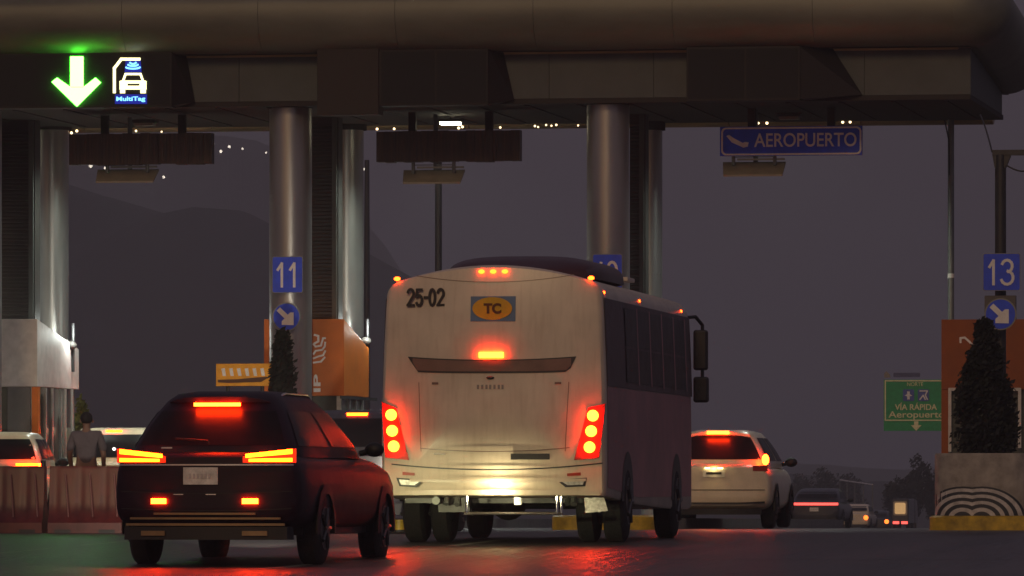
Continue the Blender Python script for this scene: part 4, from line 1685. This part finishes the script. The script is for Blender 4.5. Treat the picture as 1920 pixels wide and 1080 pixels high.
# ---- the other cars: a simpler shared recipe
def traffic(px, Y, rz, label, paint, lamps, W=1.78, H=1.5, L=4.4, belt=.98, wr=.32, high=True, lampz=(.86, .93), lampx=(.45, .84), lampm='brake', plate=True, suvlike=False):
    k = H / 1.5
    gh = [(belt - .05, .06 if suvlike else .5, L * .76, W / 2 - .06), (belt + .1, .10 if suvlike else .6, L * .72, W / 2 - .08),
          (belt + .30 * k, .22 if suvlike else .95, L * .64, W / 2 - .15), (H - .08, .36 if suvlike else 1.3, L * .57, W / 2 - .23), (H - .02, .45 if suvlike else 1.45, L * .53, W / 2 - .29), (H, .8 if suvlike else 1.6, L * .48, W / 2 - .45)]
    c, sf, rs, Wh = car(gnd(px, Y), rz, dict(L=L, W=W, H=H, belt=belt, zbot=.30, bul=.1, hood=belt - .04, paint=paint, wr=wr, axle=(.9, L - .85), gh=gh, rw=(belt + .08, H - .12, .88, .86), sw=(belt + .08, H - .12)), label, 'car', 'car')
    for sgn in (-1, 1):
        if lampm:
            m = MB()
            m.strip(xs_(sgn * lampx[0], sgn * lampx[1], 5), lambda x: lampz[0], lambda x: lampz[1], sf, .02, .04)
            m.build('tail_light', lampm, c)
    if high:
        m = MB()
        yq = rs(0, H - .06)
        m.strip(xs_(-.14, .14, 5), lambda x: H - .09, lambda x: H - .045, lambda x, z: yq - .02, .01, .05)
        m.build('high_brake_light', 'brake', c)
    if plate:
        m = MB()
        m.strip(xs_(-.16, .16, 5), lambda x: .62, lambda x: .76, sf, .018, .01)
        m.build('licence_plate', 'platew', c)
    m = MB()
    m.strip(xs_(-W * .43, W * .43, 9), lambda x: .25, lambda x: .40, sf, .012, .1)
    m.build('lower_bumper', 'black', c)
    return c, sf


wsuv, sfw = traffic(206, 106.6, R(2), 'white tall estate car partly behind the dark estate car, brake lamp lit', 'white', None, W=1.86, H=1.71, belt=1.12, wr=.36, suvlike=True, lampz=(1.02, 1.14), lampx=(.80, .925), lampm='brakehot')
m = MB()
x_ = .05
m.ball((x_, .12, 1.34), .03, .02, .025)
m.build('window_glint', 'farwhite', wsuv)  # glowing bead imitates a bright reflection in the rear window
lsed, sfl = traffic(-18, 100.5, R(8), 'pale saloon car cut off by the left edge, thin tail lamp lit', 'white', None, W=1.80, L=3.6, H=1.55, belt=1.02, suvlike=True, lampz=(1.00, 1.035), lampx=(.42, .84), lampm='brake', high=False)
MB().strip(xs_(.78, .86, 3), lambda x: .93, lambda x: 1.035, sfl, .03, .03).build('tail_light', 'brakehot', lsed)
traffic(660, 84, 0, 'dark tall car between the dark estate car and the bus, high brake lamp lit', 'greycar', None, W=1.82, H=1.66, belt=1.08, suvlike=True, lampz=(.9, 1.0), lampx=(.6, .84), lampm=None)[0]
dk, sfd = traffic(1527, 229, R(0), 'dark car far ahead with one wide red light bar', 'greycar', None, W=1.9, H=1.45, high=False, lampm=None)
MB().strip(xs_(-.86, .86, 9), lambda x: .84, lambda x: .93, sfd, .03, .05).build('light_bar', 'redbar', dk)
f1, s_f = traffic(1598, 330, R(0), 'pale car far ahead right of the red light bar', 'white', None, high=False, lampm=None, H=1.45)
MB().ball((-.62, -.05, .72), .09, .05, .09).build('reversing_light', 'farwhite', f1)
MB().ball((.72, -.05, .75), .12, .05, .12).build('tail_light', 'farorange', f1)
f2, s_f = traffic(1640, 390, R(0), 'dark car farther ahead with one round orange lamp', 'greycar', None, high=False, lampm=None, H=1.45)
MB().ball((.74, -.05, .78), .14, .05, .14).build('tail_light', 'farorange', f2)
MB().ball((-.65, -.05, .62), .16, .05, .10).build('plate_glow', 'warmwhite', f2)
# lit square sign / rear of a small truck
Yt = 330
p = gnd(1688, Yt)
tr = thing('box_truck', 'small truck far ahead with a bright square rear panel', 'truck', p)
m = MB()
m.box(-.44, .44, 0, 3.0, .45, 1.72)
m.build('cargo_box', 'greycar', tr, bevel=.04)
MB().prism(rrect(-.36, .36, .86, 1.6, .1), -.05, -.002).build('rear_panel', mat('panel_cream', (.6, .5, .35), .4), tr)
MB().prism(rrect(-.28, .28, .94, 1.52, .08), -.06, -.051).build('panel_light', emi('panel_glow', (1, .62, .25), .55), tr)
for sgn in (-1, 1):
    MB().box(sgn * .22 - .16, sgn * .22 + .16, -.05, .0, .42, .56).build('tail_light', 'redbar', tr)
    for yq in (.6, 2.6):
        wheel(tr, sgn * .44, yq, .3, .2, sgn)
MB().prismx([(3.25, .45), (4.6, .45), (4.6, .95), (4.2, 1.6), (3.25, 1.7)], -.44, .44).build('cab', 'greycar', tr)

# ------------------------------------------------------------------ plastic barriers on the left
GB = 'faded red plastic barriers along the left lane'
Yb = 84


def barrier(px, label, first=None):
    p = gnd(px, Yb)
    if first is None:
        t = thing('plastic_barrier', label, 'barrier', p, R(2), GB)
        m = MB()
        pr = [(-.26, 0), (-.26, .14), (-.20, .2), (-.12, .42), (-.09, .86), (-.07, .9), (.07, .9), (.09, .86), (.12, .42), (.20, .2), (.26, .14), (.26, 0)]
        N = 40
        secs = []
        for i in range(N + 1):
            q = i / N
            dent = .035 * max(0, math.sin(q * math.pi * 6)) ** 2
            xx = -.50 + q * 1.0
            lean = .0
            secs.append([(xx + (z - .45) * -.10 * 0, y * (1 - dent * 2.2 * (1 if .14 < z < .87 else 0)) + lean, z) for y, z in pr])
        m.loft(secs)
        m.build('shell', 'barrier', t, smooth=True)
        m = MB()
        for q in (-.33, 0, .33):
            m.tube((q + .05, -.135, .80), (q + .11, -.25, .22), .010, n=6)
        m.build('rib', 'ribred', t)
        MB().tube((.47, 0, .9), (.47, 0, .98), .035, n=10).build('cap', 'black', t)
        for q in (-.3, .3):
            MB().box(q - .11, q + .11, -.262, .262, -.004, .05).build('foot', 'black', t)
        return t
    c = copy_tree(first)
    c.location = p
    c['label'] = label
    c.rotation_euler[2] = R(random.uniform(-3, 5))
    return c


bl_ = ['faded red plastic barrier at the left photo edge', 'faded red plastic barrier below the pale saloon car', 'faded red plastic barrier in front of the standing person', 'faded red plastic barrier touching the dark estate car, partly hidden']
f = None
for i, px in enumerate((-100, 47, 194, 341)):
    r_ = barrier(px - 70 + 40, bl_[i], f)
    f = f or r_

# ------------------------------------------------------------------ person
p = gnd(162, 94)
per = thing('person', 'person in a pale shirt standing behind the red barriers, back turned', 'person', p, R(8))


def skin(name, joints, edges, mt, parent, root=0):
    me = bpy.data.meshes.new(name)
    me.from_pydata([j[0] for j in joints], edges, [])
    me.materials.append(M[mt])
    ob = bpy.data.objects.new(name, me)
    COL.objects.link(ob)
    ob.parent = parent
    md = ob.modifiers.new('skin', 'SKIN')
    md.use_smooth_shade = True
    for i, j in enumerate(joints):
        r_ = j[1]
        me.skin_vertices[0].data[i].radius = r_ if isinstance(r_, tuple) else (r_, r_)
        me.skin_vertices[0].data[i].use_root = (i == root)
    sb = ob.modifiers.new('sub', 'SUBSURF')
    sb.levels = 1
    sb.render_levels = 2
    return ob


J = [((0, 0, .95), (.15, .11)), ((0, 0, 1.15), (.14, .10)), ((0, -.0, 1.38), (.17, .11)), ((0, 0, 1.48), (.07, .06)), ((0, .01, 1.54), (.055, .055)), ((0, .02, 1.62), (.078, .09)), ((0, .02, 1.70), (.07, .08)),
     ((-.18, 0, 1.42), .06), ((-.25, .0, 1.14), .045), ((-.24, .10, .92), .032), ((.18, 0, 1.42), .06), ((.26, .0, 1.14), .045), ((.25, .12, .94), .032),
     ((-.10, 0, .88), .09), ((-.11, .0, .48), .06), ((-.12, -.02, .08), .042), ((-.12, .12, .03), .035), ((.10, 0, .88), .09), ((.11, .02, .48), .06), ((.13, .0, .08), .042), ((.13, .14, .03), .035),
     ((-.235, .13, .85), (.035, .018)), ((.245, .15, .87), (.035, .018))]
E = [(0, 1), (1, 2), (2, 3), (3, 4), (4, 5), (5, 6), (2, 7), (7, 8), (8, 9), (2, 10), (10, 11), (11, 12), (0, 13), (13, 14), (14, 15), (15, 16), (0, 17), (17, 18), (18, 19), (19, 20), (9, 21), (12, 22)]
bd_ = skin('body', J, E, 'skin', per)
for sgn, hx, hy, hz in ((-1, -.235, .13, .85), (1, .245, .15, .87)):
    m = MB()
    for k, (dx, ln) in enumerate(((-.028, .065), (-.010, .078), (.010, .074), (.028, .058))):
        m.tube((hx + dx, hy, hz - .01), (hx + dx * 1.1, hy + .012, hz - ln * .6), .0095, .009, 8)
        m.tube((hx + dx * 1.1, hy + .012, hz - ln * .6), (hx + dx * 1.1, hy + .03, hz - ln), .009, .007, 8)
    m.tube((hx - sgn * .03, hy + .01, hz + .02), (hx - sgn * .05, hy + .035, hz - .03), .011, .009, 8)
    m.build('hand', 'skin', per, smooth=True)
J2 = [((0, 0, .93), (.17, .125)), ((0, 0, 1.15), (.165, .12)), ((0, 0, 1.37), (.20, .13)), ((0, 0, 1.475), (.09, .075)), ((-.19, 0, 1.425), .078), ((-.262, 0, 1.16), .066), ((.19, 0, 1.425), .078), ((.272, 0, 1.16), .066)]
skin('shirt', J2, [(0, 1), (1, 2), (2, 3), (2, 4), (4, 5), (2, 6), (6, 7)], 'shirt', per)
J3 = [((0, 0, .93), (.165, .12)), ((-.10, 0, .84), .105), ((-.11, 0, .48), .078), ((-.12, -.02, .10), .062), ((.10, 0, .84), .105), ((.11, .02, .48), .078), ((.13, 0, .10), .062)]
skin('trousers', J3, [(0, 1), (1, 2), (2, 3), (0, 4), (4, 5), (5, 6)], 'trouser', per)
m = MB()
m.ball((0, .005, 1.675), .092, .105, .098, 18, 12)
m.build('hair', 'hair', per, smooth=True)
m = MB()
m.add([(-.012, .12, 1.63), (.012, .12, 1.63), (0, .145, 1.61), (0, .12, 1.66)], [(0, 1, 2), (0, 2, 3), (1, 3, 2)])
m.ball((-.09, .02, 1.63), .015, .02, .03)
m.ball((.09, .02, 1.63), .015, .02, .03)
m.build('face', 'skin', per)

# yellowish shrub behind the left booth
def bush(name, px, Y, ptop, pbot, hw, mt, label, group, size, nl=1500, cat='tree', trunk=True):
    x, d = on(px, Y)
    g = gz(Y)
    zt_, z0 = zz(ptop, d), max(zz(pbot, d), g)
    rw = hw / F * d
    t = thing(name, label, cat, (x, Y, g), group=group)
    if trunk:
        m = MB()
        m.tube((x, Y, g - .3), (x, Y, g + (zt_ - g) * .6), rw * .06 + .03, rw * .03 + .01, 8)
        for k in range(4):
            a = k * 1.7
            m.tube((x, Y, g + (zt_ - g) * .35), (x + rw * .5 * math.cos(a), Y + rw * .5 * math.sin(a), g + (zt_ - g) * .7), rw * .03 + .01, .01, 6)
        m.build('trunk', 'bark', t, t.location)
    m = MB()
    pts = []
    cz, hz = (zt_ + z0) / 2, (zt_ - z0) / 2
    for k in range(26):
        v = Vector((random.gauss(0, 1), random.gauss(0, 1), random.gauss(0, 1))).normalized() * random.uniform(.3, .85)
        c = Vector((x + v.x * rw, Y + v.y * rw, cz + v.z * hz))
        cr = random.uniform(.2, .38)
        for j in range(nl // 26):
            q = Vector((random.gauss(0, 1), random.gauss(0, 1), random.gauss(0, 1))).normalized() * random.uniform(.5, 1.05) * cr
            pts.append((c.x + q.x * rw, c.y + q.y * rw, c.z + q.z * hz))
    leaves(m, pts, size)
    m.build('crown', mt, t, t.location)
    return t


bush('shrub', 150, 112, 742, 860, 16, 'leafyel', 'yellow green shrub right of the grey booth', None, .05, 900, 'shrub', False)
for i, (px, Y, tp, hw, lab) in enumerate(((1715, 420, 858, 52, 'large dark tree behind the square truck panel'), (1672, 430, 890, 26, 'small dark tree left of the large dark tree'), (1752, 400, 868, 30, 'dark tree touching the planter edge'),
                                          (1548, 600, 856, 36, 'hazy round tree above the far cars'), (1500, 620, 872, 30, 'hazy tree beside the white hatchback mirror'), (1598, 640, 884, 30, 'faint hazy low tree in the middle distance'))):
    bush('distant_tree', px, Y, tp, 990, hw, 'leaf', lab, 'distant trees beyond the toll plaza', hw / F * Y * .10, 2600)

# guard rail far right
m = MB()
Pa = (X(1575, 520), 520, Z(900, 1575, 520))
Pb = (X(1636, 440), 440, Z(909, 1636, 440))
t = thing('guard_rail', 'thin pale rail on the slope above the far cars', 'guard rail', (Pa[0], Pa[1], Pa[2] - 1))
m.tube(Pa, Pb, .07, .05, n=8)
m.build('rail', 'signwhite', t, t.location)
for k in range(5):
    q = Vector(Pa).lerp(Vector(Pb), k / 4)
    MB().tube(q - Vector((0, 0, 6)), q, .05, n=6).build('post', 'galv', t, t.location)

# ------------------------------------------------------------------ green road sign on a cantilever
Yg = 250
x0, d = on(1657, Yg)
x1 = X(1790, Yg)
xp = X(1800, Yg)
t = thing('green_road_sign', 'green motorway sign reading VIA RAPIDA Aeropuerto left of the orange booth', 'sign', (xp, Yg, gz(Yg)))
o = t.location
P = lambda a, b: PX(a, b, Yg)
z0, z1 = zz(808, d), zz(712, d)
MB().box(x0, x1, Yg, Yg + .1, z0, z1).build('panel', 'greensign', t, o)
m = MB()
bars(m, [P(1660, 714), P(1660, 788), P(1788, 788), P(1788, 714)], .05, Yg - .02, Yg - .002, True)
m.build('border', mat('reflective_cream', (.95, .88, .50), .5), t, o)
cream = bpy.data.materials['reflective_cream']
text('lettering', 'VÍA RÁPIDA', X(1678, Yg), X(1757, Yg), Z(769, 1678, Yg), Z(755, 1678, Yg), Yg - .02, cream, t, o, th=.01, bold=.02)
text('lettering', 'Aeropuerto', X(1666, Yg), X(1771, Yg), Z(787, 1678, Yg), Z(771, 1678, Yg), Yg - .02, cream, t, o, th=.01, bold=.012)
text('lettering', 'NORTE', X(1701, Yg), X(1731, Yg), Z(724, 1678, Yg), Z(717, 1678, Yg), Yg - .02, cream, t, o, th=.01)
m = MB()
m.prism([P(1714, 790), P(1722, 790), P(1722, 797), P(1728, 797), P(1718, 808), P(1708, 797), P(1714, 797)], Yg - .03, Yg - .005)
m.build('down_arrow', cream, t, o)
for a in (1693, 1721):
    MB().prism(rrect(*[P(a, 752)[0], P(a + 21, 752)[0], P(a, 752)[1], P(a, 730)[1]], .05), Yg - .02, Yg - .004).build('pictogram', mat('pictogram_blue', (.09, .13, .42)), t, o)
m = MB()
m.prism([P(1701, 734), P(1706, 734), P(1706, 739), P(1711, 742), P(1706, 743), P(1706, 749), P(1701, 749), P(1701, 743), P(1696, 742), P(1701, 739)], Yg - .03, Yg - .022)
bars(m, [P(1725, 733), P(1739, 733), P(1735, 741), P(1739, 749)], .05, Yg - .03, Yg - .022)
bars(m, [P(1725, 749), P(1731, 741), P(1735, 749)], .05, Yg - .0305, Yg - .022)
m.build('pictogram_mark', 'signwhite', t, o)
m = MB()
m.prism(rrect(P(1675, 0)[0], X(1725, Yg), Z(707, 1680, Yg), Z(699, 1680, Yg), .04), Yg + .02, Yg + .06)
m.build('upper_strip', mat('faded_blue', (.10, .11, .22)), t, o)
m = MB()
m.prism([P(1658, 708), P(1658, 700), P(1662, 696), P(1668, 702), P(1670, 708)], Yg, Yg + .05)
m.build('floodlight', 'plate', t, o)
MB().tube((xp, Yg + .3, gz(Yg)), (xp, Yg + .3, z1), .18, n=12).build('post', 'galv', t, o)
m = MB()
for q in (.3, .7):
    z_ = z0 + (z1 - z0) * q
    m.tube((x0 + .2, Yg + .2, z_), (xp, Yg + .25, z_), .07, n=8)
m.build('arm', 'galv', t, o)

# ------------------------------------------------------------------ hillside lamps
for px, py, r_ in ((170, 311, 3.4), (197, 315, 2.4), (307, 332, 2.6), (400, 270, 2), (414, 284, 3), (430, 275, 2.8), (455, 279, 2), (499, 286, 2), (681, 317, 3), (-60, 290, 3)):
    Y = 2080
    x, d = on(px, Y)
    z = zz(py, d)
    rr = r_ / F * d
    t = thing('hillside_lamp', 'small white lamp shining high on the misty hillside', 'lamp', (x, Y, z - 7), group='small white lamps on the misty hillside')
    MB().ball((x, Y, z), rr, rr, rr, 10, 6).build('globe', 'town', t, t.location, smooth=True)
    MB().tube((x, Y, z - 14), (x, Y, z), .09, n=6).build('pole', 'steel', t, t.location)

# yellow bollard glimpsed by the bus
p = gnd(748, 88)
t = thing('yellow_bollard', 'low yellow bollard between the dark estate car and the bus', 'bollard', p)
MB().tube(tuple(p), (p.x, p.y, p.z + .17), .08, .075, 16).build('post', 'yellow', t, p, smooth=True)
MB().tube(tuple(p), (p.x, p.y, p.z + .03), .12, .12, 16).build('base', 'black', t, p, smooth=True)

# ------------------------------------------------------------------ haze
m = MB()
m.box(-1300, 1300, -70, 3000, -22, 260)
hz = m.build('haze', 'black')
hm = bpy.data.materials.new('haze')
hm.use_nodes = True
hn = hm.node_tree
hn.nodes.clear()
ho = hn.nodes.new('ShaderNodeOutputMaterial')
pv = hn.nodes.new('ShaderNodeVolumePrincipled')
pv.inputs['Color'].default_value = (.93, .95, 1.0, 1)
pv.inputs['Density'].default_value = .0008
pv.inputs['Anisotropy'].default_value = .2
hn.links.new(pv.outputs[0], ho.inputs['Volume'])
hz.data.materials.clear()
hz.data.materials.append(hm)
tag(hz, kind='stuff')
hz['label'] = 'thin dusk haze over the whole toll plaza and hills'
hz['category'] = 'haze'
